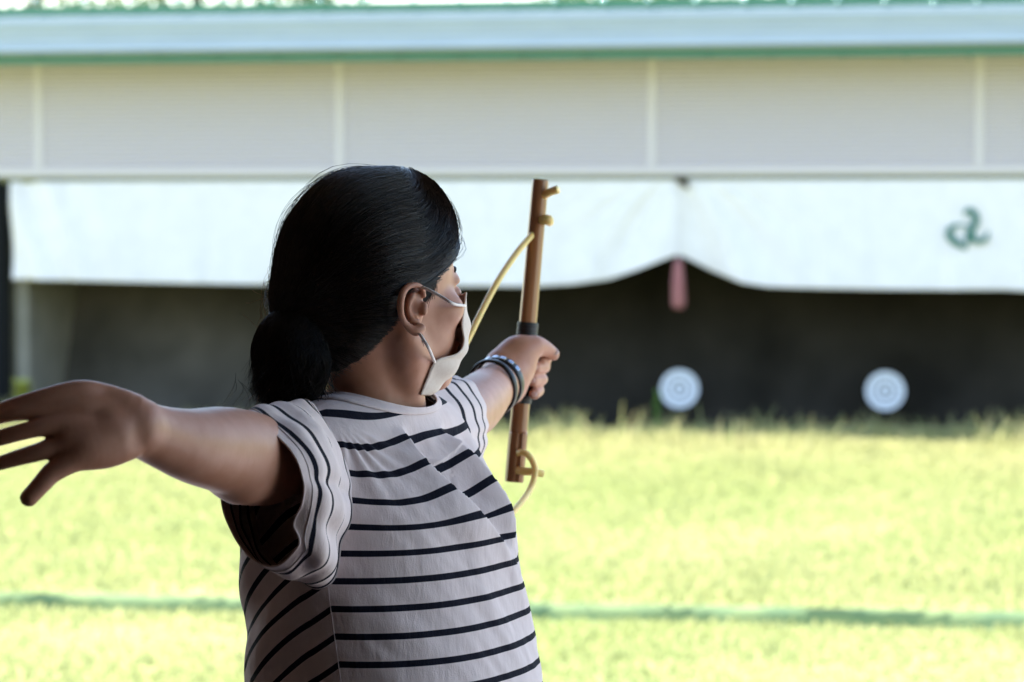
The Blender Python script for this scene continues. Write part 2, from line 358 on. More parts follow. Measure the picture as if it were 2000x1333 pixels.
# ------------------------------------------------------------------ target house
M['board'] = material('grey_siding', (.46, .44, .45), .75, .2)
b = M['board'].node_tree.nodes["Principled BSDF"]; tc = nd(M['board'], 'ShaderNodeTexCoord'); wv = nd(M['board'], 'ShaderNodeTexWave', bands_direction='Z'); wv.inputs['Scale'].default_value = 7.5; wv.inputs['Distortion'].default_value = 0
lk(M['board'], tc.outputs['Object'], wv.inputs[0]); bp = nd(M['board'], 'ShaderNodeBump'); bp.inputs['Strength'].default_value = .8; bp.inputs['Distance'].default_value = .012; lk(M['board'], wv.outputs['Fac'], bp.inputs['Height']); lk(M['board'], bp.outputs[0], b.inputs['Normal'])
cr = nd(M['board'], 'ShaderNodeValToRGB'); cr.color_ramp.elements[0].position = .0; cr.color_ramp.elements[1].position = .25; cr.color_ramp.elements[0].color = (.37, .33, .37, 1); cr.color_ramp.elements[1].color = (.50, .455, .515, 1)
lk(M['board'], wv.outputs['Fac'], cr.inputs[0]); lk(M['board'], cr.outputs[0], b.inputs['Base Color'])
M['batten'] = material('pale_batten', (.52, .475, .51), .6)
M['cream'] = noise_color(material('cream_soffit', (.40, .37, .27), .7), (.36, .33, .24), (.43, .40, .30), 3)
M['khaki'] = material('khaki_rail', (.16, .16, .075), .6)
M['gutter'] = noise_color(material('pale_blue_metal', (.42, .56, .60), .4, .5), (.285, .34, .425), (.315, .37, .455), 2, stretch=(1, 1, 6))
M['teal'] = material('teal_green_paint', (.02, .13, .075), .45, .6)
M['clip'] = material('galvanised_clip', (.65, .85, .8), .15, .5, metal=1)
M['dark_post'] = material('dark_steel_post', (.004, .0045, .0055), .8, .15)
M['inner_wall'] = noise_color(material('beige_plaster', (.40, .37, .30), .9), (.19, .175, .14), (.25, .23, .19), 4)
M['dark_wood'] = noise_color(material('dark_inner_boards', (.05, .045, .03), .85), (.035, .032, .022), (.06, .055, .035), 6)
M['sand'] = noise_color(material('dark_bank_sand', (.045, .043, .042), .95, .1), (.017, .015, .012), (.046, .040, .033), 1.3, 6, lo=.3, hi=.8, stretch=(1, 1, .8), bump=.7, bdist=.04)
house = empty('target_house', tuple(O), BRZ)
tag(house, 'long open fronted target shelter with pale blue gutter over grey boards', 'building')
XL, XR = -8.5, 8.5
zb0 = LB(1000, 342, -.04)[1]; zb1 = LB(1000, 131, -.04)[1]
m = MB(); m.box(XL, XR, -.03, .03, zb0 + .06, zb1 + .25); m.build('front_boarding', M['board'], house)
m = MB(); m.box(XL, XR, -.05, .05, zb0 - .005, zb0 + .075); m.build('sill_rail', M['batten'], house, bevel=.006)
z_top_curtain = LB(1000, 353, 0)[1]
m = MB(); m.box(XL, XR, -.02, .04, z_top_curtain - .01, zb0 - .008); m.build('curtain_rail', M['khaki'], house)
for px in (-525, 75, 663, 1273, 1913, 2570):
    x, _ = LB(px, 250, -.04); m = MB(); m.box(x - .038, x + .038, -.043, -.031, zb0 + .078, zb1 + .2); m.build('batten', M['batten'], house)
OH = -.75                                 # the eave hangs this far out
zg0 = LB(1000, 97, OH)[1]; zg1 = LB(1000, 24, OH)[1]
m = MB(); m.box(XL, XR, OH + .03, .2, zg0 - .012, zg0 + .02); m.build('soffit', M['cream'], house)
m = MB(); m.box(XL, XR, OH + .012, OH + .03, LB(1000, 117, OH)[1], zg0 - .014); m.build('eave_lip', M['teal'], house)
prof = [(-.13, .985), (-.13, .80), (-.115, .62), (-.10, .60), (-.10, .42), (-.085, .38), (-.095, .06), (-.06, .0), (.01, .0), (.01, 1.0), (-.12, 1.0)]
H = zg1 - zg0; V = [(x, OH + py_, zg0 + pz * H) for x in (XL, XR) for py_, pz in prof]; n = len(prof)
F = [(i, (i + 1) % n, n + (i + 1) % n, n + i) for i in range(n)] + [tuple(range(n))[::-1], tuple(range(n, 2 * n))]
mesh('gutter', V, F, M['gutter'], house, smooth=False)
zr = LB(1000, 5, OH)[1]
m = MB(); m.box(XL, XR, OH - .10, OH + .0, zg1 + .002, zr + .01); m.build('roof_edge_trim', M['teal'], house, bevel=.01)
for px in range(-20, 2050, 92):
    x, z = LB(px + random.uniform(-4, 4), 6, OH - .1)
    m = MB(); m.tube([(x, OH - .135, z + .005), (x, OH - .12, z + .03), (x, OH - .1, z + .04), (x, OH - .06, z + .03)], .014, 8); m.build('roof_clip', M['clip'], house, smooth=True)
for px in (75, 190, 308, 425, 540, 660, 780, 900, 1020, 1145, 1265, 1385, 1505, 1645, 1770, 1893):
    x, z = LB(px, 110, OH); m = MB(); m.tube([(x, OH + .0, z + .012), (x, OH - .012, z - .004), (x, OH + .0, z - .02), (x, OH + .02, z - .02)], .009, 8); m.build('gutter_hook', M['teal'], house, smooth=True)
M['roof'] = noise_color(material('green_roof_sheet', (.03, .14, .10), .4), (.02, .12, .08), (.04, .17, .12), 3)
m = MB(); V = []; nseam = 40
for i in range(nseam):
    x = XL + i * (XR - XL) / nseam; m.box(x, x + .03, OH, 3.9, 0, .05)
m.add([(XL, OH, 0), (XR, OH, 0), (XR, 3.9, 0), (XL, 3.9, 0), (XL, OH, -.04), (XR, OH, -.04), (XR, 3.9, -.04), (XL, 3.9, -.04)], [(0, 1, 2, 3), (4, 7, 6, 5), (0, 4, 5, 1), (1, 5, 6, 2), (2, 6, 7, 3), (3, 7, 4, 0)])
m.V = [(x, y, z + zr - .06 - (y - OH) * .02) for x, y, z in m.V]; m.build('roof', M['roof'], house)
xl0, _ = LB(-40, 700, .1); xl1, _ = LB(22, 700, .1)
m = MB(); m.box(xl0, xl1, -.02, .12, -.1, zb0 - .01); m.build('post', M['dark_post'], house, bevel=.008)
xa, _ = LB(45, 700, .35); xb, _ = LB(86, 700, .35)
m = MB(); m.box(xa, xa + .12, .16, 2.1, -.1, zb0 + .2); m.build('side_wall', M['inner_wall'], house)
m = MB(); m.box(XR - .3, XR, -.02, 2.1, -.1, zb0 - .01); m.build('side_wall', M['inner_wall'], house)
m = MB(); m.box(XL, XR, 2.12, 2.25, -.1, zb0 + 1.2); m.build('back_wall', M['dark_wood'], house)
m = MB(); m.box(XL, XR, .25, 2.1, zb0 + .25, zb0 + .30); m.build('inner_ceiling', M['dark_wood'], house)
# light on the left end, painted into the sand as a paler tone
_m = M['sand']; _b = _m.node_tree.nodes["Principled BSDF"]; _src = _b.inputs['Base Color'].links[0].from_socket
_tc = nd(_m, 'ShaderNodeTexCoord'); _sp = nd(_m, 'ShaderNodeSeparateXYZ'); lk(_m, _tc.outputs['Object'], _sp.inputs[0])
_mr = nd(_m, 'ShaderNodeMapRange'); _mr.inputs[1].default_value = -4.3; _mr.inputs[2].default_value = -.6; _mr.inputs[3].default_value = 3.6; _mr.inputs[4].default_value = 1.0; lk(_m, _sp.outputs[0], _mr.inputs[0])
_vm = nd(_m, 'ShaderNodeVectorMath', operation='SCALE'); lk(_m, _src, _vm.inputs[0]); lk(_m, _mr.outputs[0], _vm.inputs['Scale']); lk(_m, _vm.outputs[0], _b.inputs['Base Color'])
# sand bank: rises from the floor towards the back wall
nx, ny = 90, 26; X = np.linspace(xa + .122, XR - .31, nx); G = np.zeros((ny, nx, 3))
for j in range(ny):
    t = j / (ny - 1); y = .95 + t * 1.05; z = -.03 + 1.75 * sstep(0, 1.05, t) ** .8
    q = np.stack([X * 1.4, 0 * X + y * 2, 0 * X + z * 2], 1); nn = noise3(q) * .05 + noise3(q * 3.1) * .02
    G[j, :, 0] = X; G[j, :, 1] = y + nn * .6; G[j, :, 2] = z + nn * (t > 0) - (0 if t > 0 else .08)
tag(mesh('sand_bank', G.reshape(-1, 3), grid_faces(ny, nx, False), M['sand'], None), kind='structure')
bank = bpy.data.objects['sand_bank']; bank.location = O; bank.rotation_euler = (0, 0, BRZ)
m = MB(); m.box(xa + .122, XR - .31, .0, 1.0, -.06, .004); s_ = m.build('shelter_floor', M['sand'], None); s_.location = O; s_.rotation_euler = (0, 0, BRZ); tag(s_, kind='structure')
# ------------------------------------------------------------------ hanging curtain
M['curtain'] = noise_color(material('white_canvas', (.78, .79, .80), .85, .1), (.66, .63, .665), (.71, .68, .715), 6, 3, bump=.2, bdist=.004)
cur = empty('hanging_curtain', tuple(loc2w(0, -.035, z_top_curtain)), BRZ)
tag(cur, 'long white canvas curtain under the grey boards, caught up in the middle', 'curtain')
bot = [(-60, 545), (22, 546), (150, 549), (300, 553), (530, 557), (800, 559), (1050, 560), (1120, 556), (1190, 546), (1250, 526), (1325, 497), (1390, 530), (1450, 553), (1500, 561), (1560, 563), (1700, 566), (1850, 567), (1965, 567), (2000, 569), (2400, 578)]
bx = np.array([LB(a, b, -.035)[0] for a, b in bot]); bz = np.array([LB(a, b, -.035)[1] for a, b in bot])
xs0 = LB(22, 400, -.035)[0]; X = np.linspace(xs0, XR - .4, 520); Zb = np.interp(X, bx, bz); ap = LB(1325, 497, -.035)[0]
nv = 40; G = np.zeros((nv, len(X), 3))
for j in range(nv):
    t = j / (nv - 1); z = z_top_curtain * (1 - t) + Zb * t
    f = .018 * noise3(np.stack([X * 2.3, 0 * X + t * .6, 0 * X], 1)) * 2 + .015 * noise3(np.stack([X * 7, 0 * X + t * .8, 0 * X + 3], 1))
    dx = X - ap; rad = np.exp(-(np.abs(dx) / .75) ** 2)
    f = f * (.25 + t) + .045 * rad * np.sin(11 * dx / (.35 + 1.1 * t)) * (.35 + t) * sstep(0, .2, t)
    dl = X - xs0; f = f + .04 * np.exp(-(dl / .7) ** 2) * np.sin(22 * (dl * .7 + (1 - t) * .25) )
    G[j] = np.stack([X, f - .012 * t, z - z_top_curtain], 1)
cl = mesh('cloth', G.reshape(-1, 3), grid_faces(nv, len(X), False), M['curtain'], cur)
sm = cl.modifiers.new('thick', 'SOLIDIFY'); sm.thickness = .003
M['emblem'] = material('green_printed_emblem', (.004, .11, .085), .7)
def stroke(pts, w):                       # flat brush stroke lying on the cloth
    C = crom(np.array([(a, b) for a, b in pts], float), 40); Wd = np.interp(np.linspace(0, 1, 40), np.linspace(0, 1, len(w)), w)
    T = np.gradient(C, axis=0); T /= np.linalg.norm(T, axis=1)[:, None] + 1e-9; Nn = np.stack([-T[:, 1], T[:, 0]], 1)
    Wd = Wd * 1.75; L = C + Nn * Wd[:, None]; Rr = C - Nn * Wd[:, None]; out = []
    for s in (L, Rr):
        out.append([LB(a, b, -.07) for a, b in s])
    V = []
    for side in out:
        V += [(x, -.038, z - z_top_curtain) for x, z in side]
    return V, [(i, i + 1, 40 + i + 1, 40 + i) for i in range(39)]
m = MB()
for pts, w in (([(1882, 419), (1892, 412), (1902, 418), (1906, 431), (1900, 446), (1891, 460)], [1.5, 3.5, 4, 4, 3.5, 4.5]),
               ([(1889, 458), (1899, 466), (1912, 472), (1925, 467), (1930, 452)], [4.5, 4, 3, 2.6, 1]),
               ([(1869, 438), (1857, 447), (1854, 459), (1862, 470), (1874, 478), (1887, 488)], [1.2, 3.2, 4, 4, 3.8, 1]),
               ([(1891, 462), (1888, 474), (1886, 486)], [2.6, 1.5, 1.2]), ([(1857, 449), (1870, 441), (1884, 440), (1897, 447)], [2, 1.4, 1.2, 1.6])):
    V, F = stroke(pts, w); m.add(V, F)
for i, v in enumerate(m.V): m.V[i] = (v[0], v[1] - .0004 * (i // 80), v[2])
e = m.build('emblem', M['emblem'], cur)
# lifting cord and tassel
M['tassel'] = noise_color(material('faded_pink_tassel', (.45, .17, .18), .9), (.22, .065, .075), (.33, .15, .155), 40, stretch=(3, 3, .3))
M['darkcord'] = material('dark_cord', (.03, .02, .015), .9)
tx, tz = LB(1325, 503, -.08); kx, kz = LB(1336, 356, -.08)
tas = empty('tassel_cord', tuple(loc2w(tx, -.09, tz)), BRZ); tag(tas, 'faded pink tassel hanging from the raised point of the white curtain', 'tassel')
m = MB(); m.tube([(kx - tx, .035, kz - tz + .01), (kx - tx - .01, .02, kz - tz - .06), (.01, .02, .3), (0, .02, .0), (0, .0, -.03)], .007, 8); m.build('cord', M['curtain'], tas, True)
m = MB(); m.tube([(kx - tx - .07, .02, kz - tz + .03), (kx - tx, .0, kz - tz), (kx - tx + .03, .02, kz - tz - .05)], [.02, .04, .015], 10); m.build('knot', M['darkcord'], tas, True)
m = MB(); m.tube([(0, 0, -.01), (0, 0, -.05), (0, 0, -.07), (0, 0, -.2), (.005, 0, -.42), (.0, 0, -.46)], [.016, .034, .04, .056, .064, .045], 14); m.build('tassel', M['tassel'], tas, True)
# ------------------------------------------------------------------ paper targets on the bank
M['paper'] = material('target_paper', (.74, .77, .84), .8, .1); M['ring'] = material('target_ring_ink', (.05, .05, .055), .8)
def ring(r0, r1, y, n=64):
    a = np.arange(n) * 2 * math.pi / n; V = [(r * math.cos(t), y, r * math.sin(t)) for r in (r0, r1) for t in a]
    return V, [(i, n + i, n + (i + 1) % n, (i + 1) % n) for i in range(n)]
tgt = None
for px, py, lab in ((1327, 760, 'round white paper target behind the green weed stalk, under the pink tassel'), (1729, 764, 'round white paper target on the right part of the bank, under the green emblem')):
    x, z = LB(px, py, .80); c = loc2w(x, .80, z)
    if tgt is None:
        tgt = empty('archery_target', tuple(c), BRZ); tgt.rotation_euler = (R(-4), 0, BRZ)
        m = MB(); n = 64; a = np.arange(n) * 2 * math.pi / n
        m.add([(.18 * math.cos(t), yy, .18 * math.sin(t)) for yy in (0, .1) for t in a], [(i, (i + 1) % n, n + (i + 1) % n, n + i) for i in range(n)]); m.build('hoop_frame', M['dark_wood'], tgt, True)
        m = MB(); m.add([(.1795 * math.cos(t), 0, .1795 * math.sin(t)) for t in a], [tuple(range(n))[::-1]]); m.build('target_face', M['paper'], tgt)
        for r0, r1 in ((.128, .137), (.066, .081), (.0, .021)):
            m = MB(); m.add(*ring(max(r0, .0005), r1, -.004)); m.build('ring_mark', M['ring'], tgt)
        t_ = tgt
    else:
        t_ = tgt.copy(); link(t_); t_.location = tuple(c)
        for ch in list(tgt.children):
            c2 = ch.copy(); link(c2); c2.parent = t_
    tag(t_, lab, 'target', 'paper targets set against the bank')
# ------------------------------------------------------------------ weeds
M['leaf'] = material('weed_leaf', (.10, .22, .03), .6)
def weed(name, px, py0, py1, ylocal, n, spread, label, mat, seed):
    g = random.Random(seed); x, z1 = LB(px, py1, ylocal); t = empty(name, tuple(loc2w(x, ylocal, 0)), BRZ)
    m = MB(); m.tube([(0, 0, 0), (.01, 0, z1 * .5), (0, 0, z1)], [.008, .006, .002], 6); m.build('stem', mat, t, True)
    m = MB()
    for i in range(n):
        h = z1 * (.25 + .75 * i / n); a = g.uniform(0, 6.28); L = g.uniform(.5, 1) * spread; d = np.array([math.cos(a), math.sin(a), .5]); s = np.array([-math.sin(a), math.cos(a), 0]) * L * .22
        p0 = np.array([0, 0, h]); m.add([p0, p0 + d * L * .5 + s, p0 + d * L, p0 + d * L * .5 - s], [(0, 1, 2, 3)])
    m.build('leaves', mat, t); tag(t, label, 'plant')
weed('tall_weed', 1283, 800, 762, -.95, 40, .07, 'tall bright green weed stalk left of the nearer paper target', M['leaf'], 3)
M['ymat'] = material('yellow_green_leaf', (.30, .34, .09), .6)
weed('leafy_shrub', 45, 800, 748, -1.15, 260, .13, 'pale yellow green shrub at the foot of the beige side wall', M['ymat'], 5)
# ------------------------------------------------------------------ trees beyond the shelter
M['bark'] = noise_color(material('bark', (.12, .09, .06), .9), (.08, .06, .04), (.16, .12, .08), 8, stretch=(1, 1, .2))
M['foliage'] = blade_mat('tree_leaf', (.035, .09, .02), (.11, .16, .04))
def tree(x, y, h, rad, seed, label):
    g = np.random.default_rng(seed); t = empty('broadleaf_tree', (x, y, 0)); m = MB()
    m.tube([(0, 0, -.2), (.1, 0, h * .25), (-.1, .1, h * .5), (0, 0, h * .8)], [.28, .22, .15, .05], 10)
    for k in range(7):
        a = g.uniform(0, 6.28); z0 = h * g.uniform(.3, .6); L = rad * g.uniform(.5, .9); m.tube([(0, 0, z0), (math.cos(a) * L * .5, math.sin(a) * L * .5, z0 + L * .35), (math.cos(a) * L, math.sin(a) * L, z0 + L * .8)], [.1, .06, .02], 6)
    m.build('trunk', M['bark'], t, True)
    nc = 46; C = g.normal(0, 1, (nc, 3)); C /= np.linalg.norm(C, axis=1)[:, None]; C *= g.uniform(.35, 1, (nc, 1)) * np.array([rad, rad, h * .42]); C[:, 2] += h * .56
    n = 9000; ci = g.integers(0, nc, n); Q = C[ci] + g.normal(0, .33, (n, 3)) * g.uniform(.6, 1.5, nc)[ci][:, None]
    u = g.normal(0, 1, (n, 3)); u /= np.linalg.norm(u, axis=1)[:, None]; w = np.cross(u, g.normal(0, 1, (n, 3))); w /= np.linalg.norm(w, axis=1)[:, None]; s = g.uniform(.05, .11, (n, 1))
    V = np.stack([Q - u * s, Q + w * s * .5, Q + u * s, Q - w * s * .5], 1).reshape(-1, 3)
    mesh('crown', V, np.arange(4 * n).reshape(-1, 4), M['foliage'], t, False, {'tint': np.repeat(np.clip(g.uniform(0, 1, nc)[ci] + g.normal(0, .2, n), 0, 1), 4)})
    tag(t, label, 'tree', 'trees showing above the shelter roof')
for a in ((-7.9, 44, 8.5, 2.9, 1, 'leafy tree above the far left end of the shelter roof'), (-4.9, 47, 8.0, 2.4, 2, 'leafy tree just left of the white gap of sky above the roof'),
          (2.6, 44, 8.2, 2.4, 3, 'leafy tree just right of the white gap of sky above the roof'), (5.5, 46, 8.6, 2.6, 4, 'leafy tree between two others above the right half of the roof'), (8.6, 45, 8.8, 2.6, 6, 'leafy tree above the far right end of the shelter roof')): tree(*a)
# ------------------------------------------------------------------ shooting hall round the archer (roof and walls that shade her)
FLOOR = .36
M['floor'] = noise_color(material('hall_floor_boards', (.08, .045, .03), .35), (.06, .035, .022), (.10, .058, .038), 5, stretch=(8, .4, 1))
M['hallwall'] = noise_color(material('hall_plaster', (.10, .06, .045), .9), (.085, .05, .038), (.12, .072, .055), 3)
M['ceil'] = noise_color(material('hall_ceiling_boards', (.16, .10, .06), .7), (.12, .08, .05), (.20, .13, .08), 4, stretch=(6, .5, 1))
hall = empty('shooting_hall', (0, 0, 0)); tag(hall, 'timber shooting hall whose roof shades the archer', 'building')
HX0, HX1, HY0, HY1 = -1.7, 1.5, -2.2, 5.6
m = MB(); m.box(HX0, HX1, HY0, HY1, FLOOR - .2, FLOOR); m.build('floor', M['floor'], hall)
m = MB(); m.box(HX0 - .1, HX1 + .12, HY0 - .1, HY1 - .8, 3.15, 3.3); m.build('roof', M['ceil'], hall)
m = MB(); m.box(HX0, HX1, HY0 - .1, HY0, -.1, 3.149); m.build('back_wall', M['hallwall'], hall)
m = MB(); m.box(HX0 - .1, HX0 - .001, HY0, HY1 - .82, -.1, 3.149); m.build('side_wall', M['hallwall'], hall)
m = MB(); m.box(HX1 + .001, HX1 + .1, HY0, 2.25, -.1, 3.149); m.build('side_wall', M['hallwall'], hall)  # unseen, put in to block light from behind on the right
M['bounce_apron'] = noise_color(material('bounce_yard_grey', (.32, .29, .30), .9), (.28, .255, .265), (.36, .33, .335), 2, 5)
tag(mesh('bounce_yard', [(-14, -14, -.06), (16, -14, -.06), (16, 9.2, -.06), (-14, 9.2, -.06)], [(0, 1, 2, 3)], M['bounce_apron'], smooth=False), kind='structure')  # unseen paving added to bounce neutral light into the hall
# ------------------------------------------------------------------ the archer
per = empty('person', (-.13, 3.25, FLOOR)); PL = np.array([-.13, 3.25, FLOOR])
tag(per, 'woman in striped shirt and face mask, arms outstretched, holding a practice bow', 'person')
def pm(name, V, F, mat, parent=per, **k):
    """mesh given in world coordinates, parented under the person"""
    V = np.asarray(V, float) - PL; return mesh(name, V, F, mat, parent, **k)
def ptube(name, pts, r, mat, parent=per, n=8, smooth=True, res=0):
    pts = np.asarray(pts, float)
    if res: pts = crom(pts, res); 
    if np.ndim(r) and res: r = np.interp(np.linspace(0, 1, res), np.linspace(0, 1, len(r)), r)
    V, F = tube_geo(pts, r, n); return pm(name, V, F, mat, parent, smooth=smooth)
TH = R(55); HF = np.array([math.sin(TH), math.cos(TH), 0]); HR = np.array([math.cos(TH), -math.sin(TH), 0]); HU = np.array([0, 0, 1.0])
HA = np.stack([HF, HR, HU]); HC = P(728, 550, 3.25)
def HL(f, r, u): return HC + HF * f + HR * r + HU * u
SV = np.array([.39, .92, 0]); SV /= np.linalg.norm(SV); FV = np.array([SV[1], -SV[0], 0])     # shoulder line and chest direction
TA_ = np.stack([FV, SV, HU])
body = []
E_ = lambda c, r, A=HA, k=.012, neg=False: body.append(Ell(c, r, A, k, neg))
C_ = lambda a, b, ra, rb, k=.012: body.append(Cone(a, b, ra, rb, k))
# head
E_(HL(-.004, 0, .008), (.098, .075, .098)); E_(HL(.034, 0, -.045), (.064, .060, .076)); E_(HL(.083, 0, .0), (.014, .042, .012))
for s in (1, -1):
    E_(HL(.062, .042 * s, -.03), (.026, .022, .02)); C_(HL(.015, .050 * s, -.072), HL(.072, .014 * s, -.104), .017, .016)
    E_(HL(.088, .028 * s, -.014), (.012, .016, .009), neg=True, k=.008)
    E_(HL(.083, .030 * s, -.014), (.011, .013, .010), k=.003)
C_(HL(.094, 0, -.008), HL(.112, 0, -.042), .007, .010, .008); E_(HL(.102, .010, -.046), (.01, .008, .007), k=.006); E_(HL(.102, -.010, -.046), (.01, .008, .007), k=.006)
E_(HL(.084, 0, -.076), (.020, .026, .018)); E_(HL(.082, 0, -.106), (.016, .02, .014)); E_(HL(.101, 0, -.070), (.006, .02, .004), k=.004); E_(HL(.100, 0, -.080), (.006, .017, .005), k=.004)
# neck
C_(HL(-.018, 0, -.07), P(738, 803, 3.270), .048, .045, .02); C_(P(792, 662, 3.205), P(806, 800, 3.262), .012, .010, .02)
# ear (turned towards the lens) and its twin
def ear(T):
    A = HA if T == 0 else HA * np.array([[1], [1], [1]])
    mir = (lambda p: p) if T == 0 else (lambda p: HC + ((p - HC) @ HF) * HF - ((p - HC) @ HR) * HR + ((p - HC) @ HU) * HU)
    Q = lambda x, y, d: mir(P(x, y, d)); cc = lambda L, k: body.append(Limb(np.array([Q(*a[:3]) for a in L]), [a[3] for a in L], k, 4))
    body.append(Ell(Q(808, 602, 3.187), (.012, .008, .024), HA, .006))
    cc([(802, 580, 3.178, .0035), (798, 600, 3.178, .0042), (804, 620, 3.18, .004)], .006)
    body.append(Ell(Q(813, 601, 3.172), (.0065, .008, .0085), HA, .004, True))
    cc([(828, 578, 3.186, .003), (824, 563, 3.181, .0034), (812, 557, 3.175, .0036), (797, 560, 3.169, .0038), (786, 574, 3.165, .004), (782, 598, 3.164, .004), (785, 620, 3.166, .0038), (796, 638, 3.170, .0042), (812, 647, 3.174, .0058), (821, 642, 3.178, .006)], .003)
    cc([(808, 574, 3.178, .0025), (799, 592, 3.174, .003), (798, 612, 3.174, .0032), (806, 626, 3.175, .0034), (815, 627, 3.177, .003)], .003)
    cc([(829, 596, 3.185, .0035), (828, 610, 3.183, .004)], .004)
ear(0); ear(1)
# torso and legs
def tq(f, s, z, px=725): c = P(px, 430, 3.25); return np.array([c[0], c[1], CAM[2]]) + FV * f + SV * s + HU * z
E_(tq(-.012, 0, -.31), (.072, .130, .11), TA_, .04); E_(tq(0, 0, -.46, 740), (.085, .125, .14), TA_, .04); E_(tq(0, 0, -.62, 750), (.10, .155, .13), TA_, .04)
C_(tq(-.025, -.02, -.238), tq(-.02, -.11, -.265), .024, .026, .02); C_(tq(-.025, .02, -.238), tq(-.02, .11, -.265), .024, .026, .02)
for s in (1, -1):
    C_(tq(0, .085 * s, -.68, 750), tq(.01, .10 * s, -1.08, 750), .078, .05, .03); C_(tq(.01, .10 * s, -1.08, 750), tq(-.01, .115 * s, -1.46, 750), .048, .032, .02)
    C_(tq(-.02, .115 * s, -1.495, 750), tq(.12, .135 * s, -1.51, 750), .032, .024, .02)
# near (right) arm
A1 = [(628, 896, 3.19, .032), (572, 890, 3.06, .040), (505, 893, 2.94, .0425), (440, 880, 2.86, .0415), (372, 871, 2.79, .0340), (310, 852, 2.74, .0280), (262, 833, 2.705, .0245)]
body += chain(A1, .02, 14)
C_(P(520, 925, 2.95), P(470, 938, 2.89), .022, .016, .03)                     # elbow
C_(P(262, 833, 2.705), P(200, 830, 2.69), .0235, .025, .012)
for L in ([(250, 808, 2.70, .020), (200, 778, 2.69, .0135), (150, 768, 2.675, .0115), (75, 781, 2.66, .0088), (0, 803, 2.655, .0078), (-45, 826, 2.65, .0065)],
          [(250, 822, 2.70, .022), (200, 805, 2.685, .0165), (145, 797, 2.67, .0125), (60, 803, 2.655, .0080), (0, 813, 2.65, .0072), (-75, 845, 2.65, .0062)],
          [(250, 835, 2.70, .022), (200, 835, 2.685, .0175), (140, 830, 2.665, .0130), (75, 836, 2.65, .0080), (0, 855, 2.645, .0072), (-78, 880, 2.645, .0062)],
          [(250, 850, 2.70, .020), (205, 858, 2.685, .0165), (145, 860, 2.665, .0125), (82, 881, 2.65, .0080), (0, 905, 2.645, .0060), (-50, 924, 2.645, .0055)],
          [(245, 862, 2.695, .018), (205, 878, 2.68, .0165), (150, 894, 2.66, .0120), (104, 922, 2.65, .0090), (82, 945, 2.645, .0080), (56, 973, 2.64, .0074)]): body += chain(L, .003)
body += chain([(215, 850, 2.682, .020), (170, 865, 2.668, .018), (140, 862, 2.66, .012)], .012)
# far (left) arm and the hand round the grip
A2 = [(845, 860, 3.42, .033), (884, 830, 3.53, .033), (914, 803, 3.63, .0355), (936, 784, 3.70, .035), (955, 765, 3.76, .031), (972, 748, 3.81, .027), (985, 735, 3.835, .027)]
body += chain(A2, .015, 12)
C_(P(985, 735, 3.835), P(1006, 712, 3.85), .027, .026, .012)
for L, k in (([(978, 712, 3.835, .020), (1005, 690, 3.85, .0195), (1036, 680, 3.855, .0155), (1046, 677, 3.86, .014), (1064, 682, 3.872, .0108), (1080, 692, 3.885, .0088)], .008),
             ([(1000, 735, 3.84, .020), (1006, 757, 3.848, .0150), (1003, 770, 3.85, .0125)], .012), ([(1015, 690, 3.85, .02), (1018, 722, 3.85, .0135)], .012),
             ([(990, 700, 3.88, .014), (1010, 695, 3.905, .011), (1050, 697, 3.915, .0095), (1066, 702, 3.90, .0088), (1056, 706, 3.885, .008)], .003),
             ([(990, 718, 3.88, .014), (1008, 718, 3.91, .0105), (1045, 716, 3.915, .0092), (1063, 717, 3.896, .0086), (1045, 719, 3.868, .0084)], .003),
             ([(990, 740, 3.88, .013), (1005, 742, 3.908, .0102), (1040, 738, 3.915, .009), (1058, 741, 3.895, .0083), (1040, 744, 3.866, .0083)], .003),
             ([(992, 758, 3.875, .012), (1004, 764, 3.90, .0092), (1034, 760, 3.91, .008), (1052, 762, 3.894, .0075), (1044, 770, 3.868, .0076)], .003)): body += chain(L, k)
_rot = np.array([[.36, .48, -.8], [-.8, .60, 0], [.48, .64, .6]])
def skin_disp(X): X = X @ _rot; return .00012 * noise3(X * 150) + .0009 * noise3(X * 22)
def region(prims, lo, hi): return prims
V, F = nets(body, .0021, disp=skin_disp); V = relax(taubin(V, F, 2), F, 1, .4)
skin = pm('body', V, F, M['skin'])
skin_field = lambda X: field(body, X)
def grad(fn, X, e=.0008):
    g = np.stack([fn(X + np.eye(3)[i] * e) - fn(X - np.eye(3)[i] * e) for i in range(3)], 1); return g / (np.linalg.norm(g, axis=1, keepdims=True) + 1e-12)
for (x, y, d, L, W, n_) in ((1083, 688, 3.876, .0062, .005, (.2, -.8, .6)), (1043, 718, 3.8600, .005, .0045, (-.3, -1, .1)), (1038, 743, 3.8580, .005, .0045, (-.3, -1, .1)), (1043, 771, 3.8608, .0045, .004, (0, -1, .1))):
    c = P(x, y, d); n0 = np.array(n_, float); n0 /= np.linalg.norm(n0); a = np.cross(n0, [0, 0, 1.0]); a /= np.linalg.norm(a); b_ = np.cross(n0, a)
    vv, ff = [], []
    for i in range(9):
        for j in range(16):
            ph = i / 8 * math.pi; th = j / 16 * 2 * math.pi; vv.append(c + n0 * math.cos(ph) * .0018 + a * math.sin(ph) * math.cos(th) * L + b_ * math.sin(ph) * math.sin(th) * W)
    pm('fingernail', vv, grid_faces(9, 16, True), M['nail'], skin)
